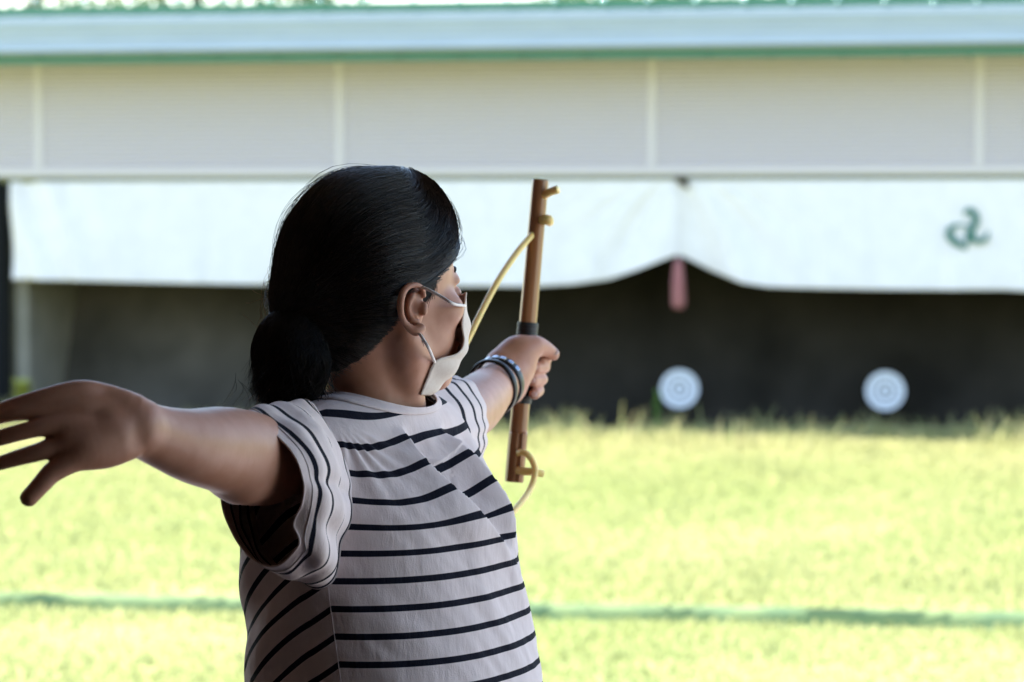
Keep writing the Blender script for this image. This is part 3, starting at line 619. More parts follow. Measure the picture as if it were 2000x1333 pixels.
for s in (1, -1):
    c = HL(.0815, .030 * s, -.014); g_ = [(i / 10 * math.pi, j / 16 * 2 * math.pi) for i in range(11) for j in range(16)]
    pm('eye', [c + .0095 * np.array([math.sin(a) * math.cos(b_), math.sin(a) * math.sin(b_), math.cos(a)]) for a, b_ in g_], grid_faces(11, 16, True), M['eye'], skin)
    pts = np.array([HL(.0885 - .012 * abs(t), (.014 + .022 * t) * s, .008 + .004 * math.sin(t * 3)) for t in np.linspace(0, 1, 9)]); [None for _ in range(1)]; pts = pts.copy()
    for _ in range(5): pts = pts - np.minimum(skin_field(pts), .02)[:, None] * grad(skin_field, pts)
    ptube('eyebrow', pts, [.0015, .0026, .0028, .0026, .0024, .002, .0018, .0014, .0008], M['hair'], skin)
# ------------------------------------------------------------------ hair
def hx(u):                                 # hairline height for a place f towards the face
    return np.interp(u, [-.12, -.075, -.045, -.012, .004, .025, .048, .075, .095, .13], [-.112, -.112, -.088, -.040, -.024, -.012, .010, .030, .045, .060])
def hair_cut(X): q = (X - HC) @ HA.T; return (hx(q[:, 0]) - q[:, 2]) * .72
hairp = [Ell(HL(-.008, 0, .017), (.096, .081, .1055), HA, .02), Ell(HL(-.038, 0, -.012), (.068, .070, .095), HA, .03), Ell(HL(.037, 0, .048), (.052, .066, .070), HA, .03), Ell(P(592, 600, 3.20), (.025, .03, .03), HA, .03)]
# combed ridges
cut = Fn(lambda X: -hair_cut(X), .006); cut.neg = True
class CutEll(Fn): pass
hairp.append(Fn(lambda X: -hair_cut(X) * -1 if False else hair_cut_keep(X), .006))
def hair_cut_keep(X):                      # negative inside the part that is carved away
    return -hair_cut(X)
def hair_field(X): return field(hairp, X)
def hair_disp(X):
    q = (X - HC) @ HA.T; a = np.arctan2(q[:, 2] + .02, np.abs(q[:, 1]) + .02)
    return .0016 + .0012 * noise3(np.stack([a * 9, q[:, 0] * 6, q[:, 1] * 0], 1)) + .0007 * noise3(np.stack([a * 34, q[:, 0] * 8, q[:, 1] * 0 + 4], 1))
V, F = nets(hairp, .0022, disp=hair_disp); V = relax(V, F, 1)
hair = pm('hair', V, F, M['hair'])
TIE = P(585, 612, 3.195)
def strands_mesh(name, S, r, mat, parent, sides=3):
    """S (n, k, 3) -> thin tapered prisms in one mesh"""
    n, k, _ = S.shape; T = np.gradient(S, axis=1); T /= np.linalg.norm(T, axis=2, keepdims=True) + 1e-12
    ref = np.array([.3, -.8, .52]); N = np.cross(T, ref); N /= np.linalg.norm(N, axis=2, keepdims=True) + 1e-12; B = np.cross(T, N)
    prof = np.sin(np.linspace(.12, 1, k) * math.pi * .93) ** .5; rr = np.broadcast_to(np.asarray(r, float).reshape(-1, 1), (n, 1)) * prof[None]
    th = np.arange(sides) * 2 * math.pi / sides
    V = S[:, :, None] + rr[:, :, None, None] * (N[:, :, None] * np.cos(th)[:, None] + B[:, :, None] * np.sin(th)[:, None])
    gf = grid_faces(k, sides, True); F = (np.arange(n)[:, None, None] * k * sides + gf[None]).reshape(-1, 4)
    return pm(name, V.reshape(-1, 3), F, mat, parent)
g = np.random.default_rng(11)
# start points scattered over the scalp, combed back to the tie
n = 8500; a = g.uniform(0, 2 * math.pi, n); zc = g.uniform(-.9, 1, n); q = np.stack([np.cos(a) * np.sqrt(1 - zc ** 2), np.sin(a) * np.sqrt(1 - zc ** 2), zc], 1)
X = HC + (q * np.array([.11, .09, .115])) @ HA
xt = g.uniform(-1, 1, (3000, 2)); xt = HC + HF * (.055 + .045 * xt[:, :1]) + HR * (.01 + .035 * xt[:, 1:]) + HU * .10; X = np.concatenate([X, xt]); hl = (X - HC) @ HA.T; X = X[hl[:, 2] > hx(hl[:, 0]) - .004]
f_ = g.uniform(-.05, .13, 2200); ed = np.stack([f_, np.sign(g.uniform(-1, 1, 2200)) * .085 * np.sqrt(np.clip(1 - (f_ / .115) ** 2, .02, 1)), hx(f_) + g.normal(.0, .004, 2200)], 1); X = np.concatenate([X, HC + ed @ HA])
base_field = lambda X: field([p for p in hairp if not p.neg], X)
for _ in range(4): X = X - base_field(X)[:, None] * grad(base_field, X)
off = g.uniform(.0002, .0022, len(X)); S = [X]; Y = X.copy(); NS = 15
dist0 = np.linalg.norm(TIE - X, axis=1); jit = g.normal(0, .004, X.shape)
for i in range(NS - 1):
    hq = (Y - HC) @ HA.T; fw = sstep(.012, .05, hq[:, 0])[:, None] * (np.sign(hq[:, 1:2] + .012) > 0); WP = HC + HF * -.004 + HR * .088 + HU * .006; goal = TIE + jit; goal = goal * (1 - fw) + (WP + jit * 2) * fw
    d = goal - Y; L = np.linalg.norm(d, axis=1, keepdims=True); d /= L + 1e-9; nrm = grad(base_field, Y); lift = np.array([0, 0, 1.0]) * .35 * np.clip((L - .06) / .1, 0, 1) * (1 - fw) + HF * (.30 * fw * sstep(.045, .10, hq[:, 2])[:, None]); d = d + lift
    d -= nrm * (d * nrm).sum(1, keepdims=True); d /= np.linalg.norm(d, axis=1, keepdims=True) + 1e-9
    st = np.minimum(L[:, 0] * .25, dist0 * 1.35 / NS); Y = Y + d * st[:, None]
    hq = (Y - HC) @ HA.T; low = np.clip(hx(hq[:, 0]) + .003 - hq[:, 2], 0, .02) * sstep(-.01, .01, hq[:, 0]); Y = Y + HU * low[:, None]
    for _ in range(2): Y = Y - base_field(Y)[:, None] * grad(base_field, Y)
    S.append(Y)
S = np.stack(S, 1); near_ear = np.linalg.norm(S - P(807, 602, 3.176), axis=2).min(1); S = S[near_ear > .019]; sh = S.shape; off = off[near_ear > .019]; Nn = grad(base_field, S.reshape(-1, 3)).reshape(sh)
clump = noise3(S[:, 3] * 60)[:, None, None] * .0017
S = S + Nn * (off[:, None, None] + clump + .0008 * noise3(S.reshape(-1, 3) * 35 + 3).reshape(sh[0], sh[1], 1))
strands_mesh('hair_strands', S, g.uniform(.00022, .0005, len(S)), M['strand'], hair)
# fly-away hairs over the crown
n = 320; idx = g.integers(0, len(S), n); FA = S[idx][:, 1:11].copy(); t = np.linspace(0, 1, 10)
FA += Nn[idx][:, 1:11] * (np.sin(t * math.pi)[None, :, None] * g.uniform(.001, .009, n)[:, None, None])
strands_mesh('stray_hairs', FA, .00020, M['strand'], hair)
# frizz between the back of the head and the tail, on the left
n = 150; p0 = PP([(543, 560, 3.22)]) + g.normal(0, .008, (n, 3)) + np.array([0, 0, -.0]) + np.outer(g.uniform(-.018, .030, n), [0.0, 0, -1]) + np.array([.006, 0, 0]); S2 = []
for i in range(n):
    dx, dz, c = -g.uniform(.002, .022), -g.uniform(.012, .045), g.uniform(-.012, .012)
    tt = np.linspace(0, 1, 10)[:, None]; S2.append(p0[i] + np.hstack([dx * np.sin(tt * 2.2) + .006 * tt, .01 * (tt - .5) * g.normal(), dz * tt + c * np.sin(tt * 3)]))
strands_mesh('frizzy_hairs', np.array(S2), .00017, M['fly'], hair)
for L in ([(545, 590), (520, 580), (500, 572), (493, 567)], [(545, 580), (510, 585), (490, 592), (480, 592)], [(540, 640), (505, 640), (488, 625), (474, 615)]): ptube('stray_lock', PP([(x, y, 3.22) for x, y in L]), .0002, M['fly'], hair, 4, res=12)
# soft sideburn hairs in front of the ear
n = 620; S3 = []
for i in range(n):
    x0, y0 = g.uniform(832, 892), 0; y0 = 598 - (x0 - 832) * 1.28 + g.normal(-4, 6); c = P(x0, y0, 3.2); L = g.uniform(.010, .030); dirx = g.uniform(-.55, .1); pts = []
    for tt in np.linspace(0, 1, 7): pts.append(c + np.array([dirx * L * tt * (1 - .4 * tt), 0, -L * tt]))
    S3.append(pts)
for i in range(200):
    c = P(g.normal(846, 8), g.normal(610, 14), 3.2); L = g.uniform(.008, .02); S3.append([c + np.array([.0015 * math.sin(3 * tt), 0, -L * tt]) for tt in np.linspace(0, 1, 7)])
S3 = np.array(S3); sh = S3.shape; Z = S3.reshape(-1, 3); un = lambda X: np.minimum(skin_field(X), 9)
for _ in range(4): Z = Z - np.clip(un(Z), -.02, .03)[:, None] * grad(un, Z)
Z = Z + grad(un, Z) * .0006; strands_mesh('sideburn_hairs', Z.reshape(sh), g.uniform(.00014, .00026, sh[0]), M['grey_hair'], hair)
# ponytail
tail = []
for L in ([(596, 616, 3.190, .016), (568, 650, 3.195, .024), (560, 680, 3.195, .026), (558, 715, 3.195, .021)], [(588, 652, 3.178, .024), (574, 690, 3.175, .031), (572, 733, 3.180, .022)], [(550, 668, 3.190, .022), (532, 692, 3.195, .018), (537, 722, 3.195, .014)], [(570, 740, 3.180, .016), (552, 760, 3.185, .007)], [(600, 720, 3.165, .022), (605, 752, 3.165, .013)]): tail += chain(L, .02)
tf = lambda X: field(tail, X)
def tail_disp(X): q = X - TIE; a = q[:, 0] * 1.0; return .0022 * noise3(np.stack([q[:, 0] * 110, q[:, 1] * 110, q[:, 2] * 14], 1))
V, F = nets(tail, .0025, disp=tail_disp); V = relax(V, F, 1); pony = pm('ponytail', V, F, M['hair'], hair)
n = 3400; u = g.normal(0, 1, (n, 3)); X = TIE + np.array([-.004, -.004, -.012]) + u * .012
for _ in range(5): X = X - tf(X)[:, None] * grad(tf, X)
S4 = [X]; Y = X.copy(); tgt_ = PP([(560, 785, 3.19)]) + g.normal(0, 1, (n, 3)) * np.array([.022, .02, .008]); side = np.stack([g.normal(-.35, .8, n), g.normal(-.3, .6, n), 0 * u[:, 0]], 1)
for i in range(15):
    w = np.clip(i / 11, 0, 1); d = (tgt_ - Y); L = np.linalg.norm(d, axis=1, keepdims=True); d = d / (L + 1e-9) + side * (1 - w) * 1.1; d /= np.linalg.norm(d, axis=1, keepdims=True)
    Y = Y + d * .0085; v = tf(Y); pull = 1.0 if i < 11 else .25; Y = Y - (v * pull)[:, None] * grad(tf, Y); S4.append(Y)
S4 = np.stack(S4, 1); S4 += grad(tf, S4.reshape(-1, 3)).reshape(S4.shape) * g.uniform(.0, .0028, n)[:, None, None]
strands_mesh('tail_strands', S4, g.uniform(.0002, .0004, n), M['tail'], pony)
n = 520; c = P(552, 745, 3.19); S5 = []
for i in range(n):
    s0 = c + np.array([g.normal(.003, .016), g.normal(0, .01), g.uniform(-.002, .018)]); L = g.uniform(.015, .036); sx = g.normal(-.1, .35)
    S5.append([s0 + np.array([sx * L * tt + .003 * math.sin(tt * 4), 0, -L * tt]) for tt in np.linspace(0, 1, 8)])
strands_mesh('tail_tips', np.array(S5[:380]), .00035, M['strand'], pony); strands_mesh('tail_tips', np.array(S5[380:]), .00026, M['fly'], pony)
ptube('hair_tie', [TIE + .028 * np.array([.3 * math.cos(t) - .2, -math.sin(t) * .9 , math.cos(t) * .95]) for t in np.linspace(0, 2 * math.pi, 26)], .005, M['tie'], hair, 8)
# ------------------------------------------------------------------ shirt: body of the shirt
PER = .0286; Z0 = -.3726
K = [ # t,  cx, a, bF, bB, z side, z front, z back
 (775, .205, .165, .160, -.70, -.70, -.70), (772, .200, .157, .154, -.60, -.60, -.60), (770, .194, .148, .142, -.503, -.503, -.503), (750, .190, .144, .134, -.418, -.418, -.418),
 (733, .187, .143, .128, -.345, -.350, -.345), (722, .187, .142, .130, -.300, -.312, -.300), (718, .186, .108, .120, -.252, -.268, -.255), (719, .176, .080, .100, -.214, -.236, -.220), (724, .135, .066, .082, -.194, -.218, -.202), (735, .083, .057, .064, -.1875, -.205, -.190)]
NT, NP = 300, 540
Kc = crom(np.array(K, float), NT); ph = np.linspace(0, 2 * math.pi, NP, endpoint=False)
S_, C_o = np.sin(ph), np.cos(ph); fr = np.clip(S_, 0, 1) ** 1.5; bk = np.clip(-S_, 0, 1) ** 1.5
cx = (Kc[:, 0] - 1000) / FPX * 3.25; Q = -Kc[:, 1][:, None] * np.sign(C_o) * np.abs(C_o) ** .86
Bd = np.where(S_ >= 0, Kc[:, 2][:, None], Kc[:, 3][:, None]) * np.sign(S_) * np.abs(S_) ** .93
Zt = Kc[:, 4][:, None] * (1 - fr - bk) + Kc[:, 5][:, None] * fr + Kc[:, 6][:, None] * bk
def ridge(q, z, pts, w1, w2, a1, a2):
    """a fold: raised a1 on the near side of a line and sunk a2 past it; widths w1, w2"""
    pts = np.array(pts, float); best = np.full(q.shape, 9.0); sg = np.zeros(q.shape); tt = np.zeros(q.shape); n = len(pts) - 1
    for i in range(n):
        a, b_ = pts[i], pts[i + 1]; e = b_ - a; h = np.clip(((q - a[0]) * e[0] + (z - a[1]) * e[1]) / (e @ e), 0, 1)
        dx, dz = q - a[0] - h * e[0], z - a[1] - h * e[1]; d = np.hypot(dx, dz); c = -(e[0] * dz - e[1] * dx) ; m = d < best
        best = np.where(m, d, best); sg = np.where(m, np.sign(c), sg); tt = np.where(m, (i + h) / n, tt)
    s = best * -sg; env = np.clip(np.sin(math.pi * np.clip(tt, .02, .98)), 0, 1) ** .9
    near = np.exp(-(np.clip(-s, 0, None) / w1) ** 2) * a1; far = -np.where(s > 0, (s / (w2 * .35)) * np.exp(1 - s / (w2 * .35)), 0) * a2
    return np.where(s <= 0, near, a1 * np.exp(-(s / (w2 * .18)) ** 2) + far) * env
front = sstep(.12, .45, np.broadcast_to(S_, Q.shape))
D = front * ridge(Q, Zt, [(-.045, -.200), (-.066, -.235), (-.070, -.262), (-.058, -.290), (-.034, -.315), (.0, -.338), (.045, -.368)], .028, .06, .012, .030)
D += front * ridge(Q, Zt, [(.028, -.225), (.036, -.245), (.047, -.27), (.055, -.31), (.062, -.36)], .022, .06, .014, .026)
Wq = np.stack([Q, Zt], -1)
D += .0044 * noise3(np.stack([Q * 14 + Zt * 6, Zt * 4, Bd * 6], -1)) + .0028 * noise3(np.stack([Q * 30 + Zt * 22, Zt * 12, Bd * 14 + 5], -1)) + .0009 * noise3(np.stack([Q * 75 + Zt * 60, Zt * 30, Bd * 40], -1))
# pleats that fan out from the near shoulder towards the chest and the side
sh_q, sh_z = -.150, -.205; rad_ = np.hypot(Q - sh_q, Zt - sh_z); ang = np.arctan2(Zt - sh_z, Q - sh_q)
D += .0024 * np.sin(ang * 19 + 1.5 * noise3(np.stack([rad_ * 12, ang, 0 * ang], -1))) * np.exp(-(rad_ / .075) ** 2) * sstep(.01, .04, rad_)
D += .004 * np.exp(-((Zt + .36) / .05) ** 2) * np.exp(-((ph[None] - .1) / .4) ** 2) * 0
back = (ph > math.pi); phs = np.where(ph > math.pi, ph - 2 * math.pi, ph)
# drag lines from the lifted sleeve down the back panel
dl = (phs[None] - R(10)); D += .0028 * np.sin((Zt * 60 - dl * 5.5)) * (sstep(.0, .4, -dl) * (1 - sstep(1.6, 2.4, -dl))) * sstep(-.62, -.40, Zt)
G = np.zeros((NT, NP, 3)); G[..., 0] = cx[:, None]; G[..., 1] = 3.25; G[..., 2] = CAM[2] + Zt
G += SV * Q[..., None] + FV * Bd[..., None]; NG = grid_normals(G); NG *= np.sign((NG * (G - G.mean(1, keepdims=True))).sum(-1, keepdims=True).mean(0, keepdims=True).mean(1, keepdims=True))
neck_hold = sstep(0, .10, (NT - 1 - np.arange(NT)) / NT)[:, None]
G += NG * (D * neck_hold * (1 - sstep(-.243, -.212, Zt)))[..., None]
dd = np.clip((R(11) - phs) / R(73), 0, 3); w = .125 * np.minimum(dd, 1.0) * (1 - sstep(1.5, 2.5, dd)); w = w[None] * (1 - sstep(-.33, -.25, Zt) * .6)
sag = .006 * np.exp(-((phs[None] - R(48)) / R(22)) ** 2) * sstep(-.36, -.28, Zt) + .004 * sstep(R(60), R(110), phs)[None] * 0
stripe = (Zt + w + sag - Z0 + .003 * noise3(np.stack([Q * 5, Zt * 5, Bd * 5], -1)) * .5) / PER
shirt = pm('shirt', G.reshape(-1, 3), grid_faces(NT, NP, True), M['shirt'], attrs={'stripe': stripe.ravel()})
so = shirt.modifiers.new('thick', 'SOLIDIFY'); so.thickness = .0009; so.offset = -1
# side seam as a fine raised line
j = int(R(11) / (2 * math.pi) * NP); ptube('side_seam', (G[:190, j] - NG[:190, j] * .0001), .0005, M['rib'], shirt, 6)
# collar band
j0 = NT - 22; CB = []
for k, (i, o) in enumerate(((NT - 15, .0010), (NT - 13, .0026), (NT - 8, .0030), (NT - 3, .0030), (NT - 1, .0028), (NT - 1, .0008), (NT - 6, .0))): CB.append(G[i] + NG[i] * o + (HU * .002 if k in (4, 5) else 0))
CB = crom(np.array(CB), 26); pm('collar', CB.reshape(-1, 3), grid_faces(26, NP, True), M['rib'], shirt)
# sleeves
def sleeve(name, rings, nu, nvv, L, phase, fold, hemw=.016, drape=None):
    Rr = np.array([crom(PP(r), nvv, True) for r in rings]); Gs = crom(Rr, nu); u = np.linspace(0, 1, nu)[:, None]; th = np.linspace(0, 2 * math.pi, nvv, endpoint=False)[None]
    Nn = grid_normals(Gs); cen = Gs.mean(1, keepdims=True); sgn = np.sign(((Gs - cen) * Nn).sum(-1).mean()); Nn *= sgn
    s0 = np.linalg.norm(np.diff(Gs, axis=0), axis=-1); s0 = np.concatenate([np.zeros((1, nvv)), np.cumsum(s0, 0)], 0)
    Dd = fold(u, th, Gs); Gs = Gs + Nn * Dd[..., None]
    sl = np.linalg.norm(np.diff(Gs, axis=0), axis=-1); sl = np.concatenate([np.zeros((1, nvv)), np.cumsum(sl, 0)], 0)
    st = (u * L + .0025 * np.sin(th * 2 + 1) + .0015 * np.sin(th * 3)) / PER + phase
    st = np.where(u * L < hemw, .0 * st + .5 + .0 * u, st)
    o = pm(name, Gs.reshape(-1, 3), grid_faces(nu, nvv, True), M['shirt'], shirt, attrs={'stripe': st.ravel()})
    so = o.modifiers.new('thick', 'SOLIDIFY'); so.thickness = .0010; so.offset = -1
    hem = Gs[int(nu * hemw / L)] + Nn[int(nu * hemw / L)] * .0004
    ks = int(nu * .78) if len(rings) > 4 else nu - 1; seam = Gs[ks] + Nn[ks] * .0006
    for nm, cv in (('hem_stitch', np.concatenate([hem, hem[:1]])), ('armhole_seam', np.concatenate([seam, seam[:1]]))): ptube(nm, cv[::2], .0005, M['thread'], o, 5)
    rim = np.concatenate([Gs[0], Gs[0][:2]]); ptube('hem_edge', rim, .0011, M['rib'], o, 6)
    return o, Gs
# twelve points per ring: top, then round by the lens side to the bottom, then back up on the far side
rimN = [(471, 809, 2.905), (525, 836, 2.885), (567, 880, 2.875), (590, 935, 2.878), (590, 985, 2.89), (574, 1025, 2.905), (582, 1068, 2.915), (545, 1104, 2.948), (492, 1092, 2.965), (455, 1048, 2.980), (434, 985, 2.990), (436, 880, 2.985)]
r2 = [(500, 796, 2.955), (560, 820, 2.925), (605, 868, 2.905), (630, 930, 2.903), (635, 995, 2.908), (627, 1060, 2.925), (605, 1104, 2.960), (560, 1126, 2.990), (505, 1100, 3.02), (468, 1040, 3.03), (455, 970, 3.03), (470, 870, 3.02)]
r3 = [(540, 787, 3.02), (595, 806, 2.985), (638, 860, 2.968), (661, 925, 2.966), (667, 1000, 2.968), (655, 1075, 2.995), (622, 1128, 3.01), (570, 1132, 3.05), (515, 1100, 3.08), (485, 1035, 3.09), (480, 960, 3.09), (500, 860, 3.07)]
r4 = [(590, 782, 3.095), (628, 818, 3.080), (660, 870, 3.068), (679, 935, 3.058), (683, 1000, 3.052), (667, 1075, 3.058), (628, 1143, 3.064), (580, 1130, 3.09), (530, 1090, 3.11), (505, 1030, 3.12), (500, 950, 3.125), (530, 860, 3.12)]
def foldN(u, th, G):
    w = np.sin(math.pi * np.clip(u * .9 + .05, 0, 1))
    f = .0012 * np.sin(th * 5 + u * 5 + 1.2 * np.sin(th * 2)) * (1 - u) ** .6 + .0007 * np.sin(th * 11 - u * 9 + 2) * w
    f += .0021 * w * np.sin(u * 27 + 1.3 * np.sin(th * 1 + .6) + .5 * np.sin(th * 2 + 1)) * (.55 + .45 * np.sin(th * 1.0 - .2)) 
    f += .006 * w * np.exp(-((th - 2.75 - .3 * u) / .22) ** 2) - .006 * w * np.exp(-((th - 2.3 - .25 * u) / .2) ** 2) - .004 * w * np.exp(-((th - 1.55 - .35 * u) / .12) ** 2)
    return f + .0003 * noise3(G * 60)
r5 = [(x + 8, y + (6 if y < 900 else -4), d + .035) for x, y, d in r4]
sleeve('sleeve', [rimN, r2, r3, r4, r5], 110, 300, .150, .10, foldN)
rimF = [(880, 738, 3.56), (925, 751, 3.555), (947, 795, 3.55), (951, 845, 3.55), (941, 893, 3.552), (900, 916, 3.56), (850, 905, 3.575), (822, 850, 3.585), (830, 775, 3.58)]
f2 = [(862, 742, 3.51), (905, 757, 3.50), (936, 805, 3.495), (941, 855, 3.495), (929, 905, 3.50), (885, 926, 3.51), (835, 908, 3.53), (806, 850, 3.54), (815, 775, 3.53)]
f3 = [(842, 752, 3.45), (883, 768, 3.44), (914, 815, 3.43), (923, 865, 3.43), (909, 915, 3.435), (862, 928, 3.45), (812, 902, 3.47), (790, 845, 3.48), (798, 782, 3.47)]
f4 = [(822, 772, 3.39), (855, 785, 3.375), (884, 830, 3.36), (890, 880, 3.36), (875, 925, 3.37), (835, 930, 3.39), (800, 900, 3.405), (790, 850, 3.41), (795, 795, 3.405)]
f5 = [(x - 12, y, d - .04) for x, y, d in f4]
sleeve('sleeve', [rimF, f2, f3, f4, f5], 90, 240, .155, .05, lambda u, th, G: .0035 * np.sin(th * 11 + u * 4 + 1.1 * np.sin(th * 3)) * (1 - .4 * u) * .3 + .0003 * noise3(G * 70), .012)
# ------------------------------------------------------------------ trousers and shoes (below the frame)
tr = [Ell(tq(0, 0, -.66, 750), (.118, .175, .12), TA_, .04)]
for s in (1, -1): tr += [Cone(tq(0, .085 * s, -.70, 750), tq(.01, .10 * s, -1.08, 750), .092, .075, .03), Cone(tq(.01, .10 * s, -1.08, 750), tq(0, .115 * s, -1.43, 750), .075, .068, .03)]
V, F = nets(tr, .008); pm('trousers', V, F, M['trousers'])
for s in (1, -1):
    V, F = nets([Cone(tq(-.03, .115 * s, -1.495, 750), tq(.13, .135 * s, -1.505, 750), .040, .032, .02)], .005); V[:, 2] = np.maximum(V[:, 2], FLOOR + .002); pm('shoe', V, F, M['shoe'])
# ------------------------------------------------------------------ face mask
rows = [ # (u, [(f, r) near edge ... centre ... far edge])
 [(.0915, .046, -.013), (0.1000, .022, -.016), (0.1020, 0, -.012), (0.1000, -.022, -.016), (.0915, -.046, -.013)],
 [(.0860, .050, -.030), (0.1070, .024, -.032), (0.1135, 0, -.030), (0.1070, -.024, -.032), (.0860, -.050, -.030)],
 [(.0835, .050, -.048), (0.1090, .026, -.050), (0.1170, 0, -.050), (0.1090, -.026, -.050), (.0835, -.050, -.048)],
 [(.0880, .047, -.066), (0.1070, .026, -.068), (0.1120, 0, -.070), (0.1070, -.026, -.068), (.0880, -.047, -.066)],
 [(.0760, .052, -.079), (0.0990, .030, -.083), (0.1050, 0, -.086), (0.0990, -.030, -.083), (.0760, -.052, -.079)],
 [(.0440, .058, -.086), (0.0830, .036, -.097), (0.0960, 0, -.101), (0.0830, -.036, -.097), (.0440, -.058, -.086)],
 [(.0380, .050, -.105), (0.0690, .032, -.112), (0.0850, 0, -.116), (0.0690, -.032, -.112), (.0380, -.050, -.105)],
 [(.0330, .045, -.122), (0.0550, .028, -.124), (0.0680, 0, -.126), (0.0550, -.028, -.124), (.0330, -.045, -.122)]]
RW = crom(np.array([crom(np.array(r, float), 70) for r in rows]), 90)
GM = HC + RW @ HA; NM = grid_normals(GM, False); NM *= np.sign((NM * (GM - HL(.02, 0, -.06))).sum(-1).mean())
vv = np.linspace(0, 1, 90)[:, None]; GM = GM + NM * (.0010 * np.sin(vv * 2 * math.pi * 4.5))[..., None] * (1 - np.exp(-((np.linspace(0, 1, 70)[None] % 1) / .05) ** 2))[..., None]
mask = pm('face_mask', GM.reshape(-1, 3), grid_faces(90, 70, False), M['mask']); so = mask.modifiers.new('thick', 'SOLIDIFY'); so.thickness = .0012
for nm, cv in (('mask_hem', GM[:, 0]), ('mask_hem', GM[:, -1]), ('mask_hem', GM[0]), ('mask_hem', GM[-1])): ptube(nm, cv, .0011, M['mask'], mask, 6)
for k in (3, 5, 7):                       # welded dotted lines along the near edge
    mm = MB()
    for i in range(3, 88, 2):
        if 1:
            p = GM[i, k] + NM[i, k] * .0006; mm.add(*tube_geo([p, p + (GM[i + 1, k] - GM[i, k]) * .8], .0006, 5))
    pm('weld_dots', mm.V, mm.F, M['loop'], mask, smooth=False)
ptube('ear_loop', np.array([HL(.0895, .0475, -.027), P(886, 594, 3.170)] + list(PP([ (862, 580, 3.17), (844, 570, 3.172), (826, 562, 3.178), (806, 556, 3.185)]))), .0017, M['loop'], mask, 6, res=30)
ptube('ear_loop', [HL(.0420, .0585, -.087), P(838, 682, 3.168), P(828, 665, 3.167), P(818, 652, 3.172), P(800, 646, 3.187)], .0017, M['loop'], mask, 6, res=24)
# ------------------------------------------------------------------ things worn on the wrist: each is lifted off by itself
wc, wdir = P(965, 756, 3.785), P(985, 733, 3.84) - P(945, 778, 3.73); wdir /= np.linalg.norm(wdir)
def band_frame(tilt=0, sw=0):
    a = np.cross(wdir, [0, 0, 1.0]); a /= np.linalg.norm(a); b_ = np.cross(a, wdir); n_ = wdir + b_ * tilt + a * sw; n_ /= np.linalg.norm(n_); a2 = np.cross(n_, [0, 0, 1.0]); a2 /= np.linalg.norm(a2); return a2, np.cross(a2, n_), n_
def strap(name, c, ra, rb, wid, thk, mat, parent, tilt=0, sw=0, a0=0, a1=2 * math.pi, n=64):
    A, B, N_ = band_frame(tilt, sw); V = []; tt = np.linspace(a0, a1, n); pr = [(-1, 0), (-.9, 1), (-.4, 1.25), (.4, 1.25), (.9, 1), (1, 0)]
    for t in tt:
        for x, y in pr:
            V.append(c + A * (ra + thk * y) * math.cos(t) + B * (rb + thk * y) * math.sin(t) + N_ * wid / 2 * x)
    V = np.array(V) - np.array(c); return mesh(name, V, grid_faces(n, len(pr), True), mat, parent)
c1 = P(975, 748, 3.80); w1 = empty('wristwatch', tuple(c1)); tag(w1, 'black wristwatch with pale links on the archer\'s forward wrist, the band nearer the hand', 'watch')
def rel(o, c):                            # strap() meshes are already relative to their centre
    return o
strap('band', c1, .0295, .0315, .014, .0026, M['watch'], w1, .1, .15)
A, B, N_ = band_frame(.1, .15)
for t in np.linspace(.6, 2.3, 6):
    m = MB(); p = A * .0328 * math.cos(t) + B * .0348 * math.sin(t); e1 = -A * math.sin(t) + B * math.cos(t); e2 = A * math.cos(t) + B * math.sin(t)
    V = [p + e1 * x * .0035 + e2 * y * .0011 + N_ * z * .0042 for z in (-1, 1) for y in (-1, 1) for x in (-1, 1)]
    m.add(V, [(0, 2, 3, 1), (4, 5, 7, 6), (0, 1, 5, 4), (2, 6, 7, 3), (0, 4, 6, 2), (1, 3, 7, 5)]); m.build('link', M['steel'], w1, False, .0008)
c2 = P(962, 757, 3.775); w2 = empty('wrist_bracelet', tuple(c2)); tag(w2, 'glossy black bracelet beside the watch, the band nearer the elbow', 'bracelet')
strap('hoop', c2, .0310, .0335, .010, .0028, M['watch'], w2, .0, .25)
c3 = P(985, 792, 3.80); m = MB(); pts = crom(np.array([P(993, 765, 3.785), P(992, 778, 3.785), P(985, 792, 3.79), P(974, 804, 3.79), P(966, 815, 3.795)]) - c3, 16); m.tube(pts, .0011, 6)
o = m.build('cord_end', M['cord_green'], w2, True); o.location = tuple(c3 - c2); o['label'] = 'thin yellow green cord end'
# ------------------------------------------------------------------ rubber practice bow
BW = P(1029, 650, 3.885); bow = empty('practice_bow', tuple(BW)); tag(bow, 'wooden practice bow stick with black grip and pale yellow rubber tubing', 'bow')
def bp(px, py, d=3.885): return P(px, py, d) - BW
def bowtube(name, pts, r, mat, n=20, parent=bow, res=0, sides=None):
    pts = np.array(pts)
    if res: pts = crom(pts, res)
    if np.ndim(r) and res: r = np.interp(np.linspace(0, 1, res), np.linspace(0, 1, len(r)), r)
    V, F = tube_geo(pts, r, n); return mesh(name, V, F, mat, parent)
ax_ = lambda py: bp(1055 - (py - 358) * .0876, py)
bowtube('stick', [ax_(357), ax_(360), ax_(460), ax_(560), ax_(632), ax_(780), ax_(846)], [.0098, .0108, .0110, .0112, .0114, .0118, .0120], M['wood_bow'], 28, res=60)
bowtube('cut_end', [ax_(356.4), ax_(357.2)], [.0096, .0098], M['cutwood'], 24)
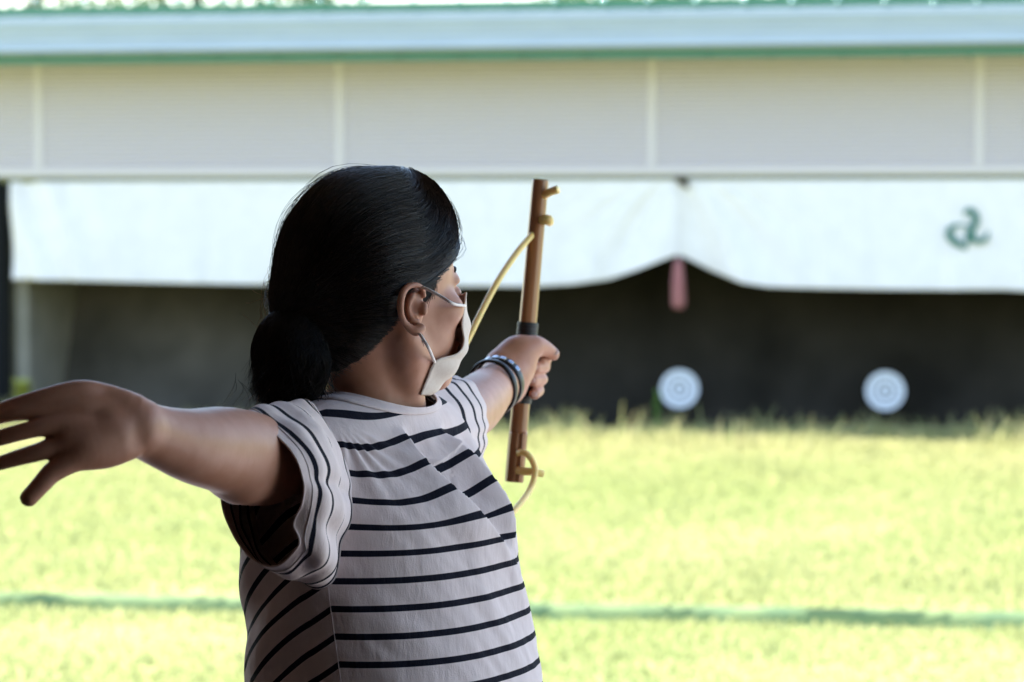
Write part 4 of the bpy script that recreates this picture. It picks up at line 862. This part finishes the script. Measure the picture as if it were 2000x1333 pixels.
# lower end: flat faced, with a groove that takes the tubing
m = MB(); T0, T1 = ax_(845), ax_(942); dn = (T1 - T0) / np.linalg.norm(T1 - T0); sx = np.cross(dn, [0, 1, 0]); sx /= np.linalg.norm(sx); sy = np.cross(dn, sx)
if sx[0] < 0: sx = -sx
if sy[1] > 0: sy = -sy                    # sy points to the lens
pf = [(-.0125, -.004), (-.0095, .0075), (-.002, .0118), (.0005, .0118), (.0010, .0075), (.0050, .0075), (.0055, .0112), (.0100, .0080), (.0125, .002), (.0115, -.006), (.004, -.012), (-.006, -.0115)]
NP_ = len(pf)
for k, pnt in enumerate((T0, T0 + dn * .002, T1 - dn * .001, T1)):
    s_ = (.93, 1.0, 1.0, .96)[k]; m.V += [tuple(pnt + sx * x * s_ + sy * y * s_) for x, y in pf]
for k in range(3): m.F += [(k * NP_ + i, k * NP_ + (i + 1) % NP_, (k + 1) * NP_ + (i + 1) % NP_, (k + 1) * NP_ + i) for i in range(NP_)]
m.F += [tuple(range(NP_))[::-1], tuple(range(3 * NP_, 4 * NP_))]; m.build('lower_end', M['wood_end'], bow, False, .0008)
gp = np.linspace(630, 788, 120); zz = .0134 + .0007 * (((gp - 630) / 8.5) % 1)
bowtube('grip_wrap', [ax_(y) for y in gp], zz, M['grip'], 28)
RB = .0042
bowtube('rubber_tube', [bp(1058, 445, 3.888), bp(1046, 452, 3.885), bp(1033, 466, 3.87), bp(1008, 496, 3.84), bp(975, 545, 3.80), bp(945, 600, 3.765), bp(918, 655, 3.73), bp(893, 705, 3.70), bp(868, 760, 3.68), bp(838, 830, 3.66), bp(850, 930, 3.66), bp(905, 1010, 3.68), bp(955, 1030, 3.72), bp(990, 1010, 3.76), bp(1018, 982, 3.80), bp(1036, 955, 3.84), bp(1045, 925, 3.855), bp(1041, 903, 3.86), bp(1030, 888, 3.862), bp(1017, 884, 3.868), bp(1010, 886, 3.885)], RB, M['rubber'], 14, res=220)
bowtube('rubber_stub', [bp(1054, 388), bp(1064, 381, 3.878), bp(1076, 375, 3.872), bp(1090, 370, 3.868)], [.0058, .0056, .0052, .0058], M['rubber'], 14, res=16)
bowtube('rubber_knot', [bp(1052, 432), bp(1063, 430, 3.874), bp(1071, 430, 3.872), bp(1074, 436, 3.88)], [.0055, .0066, .0068, .005], M['rubber'], 14, res=16)
bowtube('rubber_stub', [bp(1010, 919, 3.878), bp(1022, 921, 3.868), bp(1040, 922, 3.862), bp(1061, 926, 3.866)], [.005, .0056, .005, .0044], M['rubber'], 14, res=18)
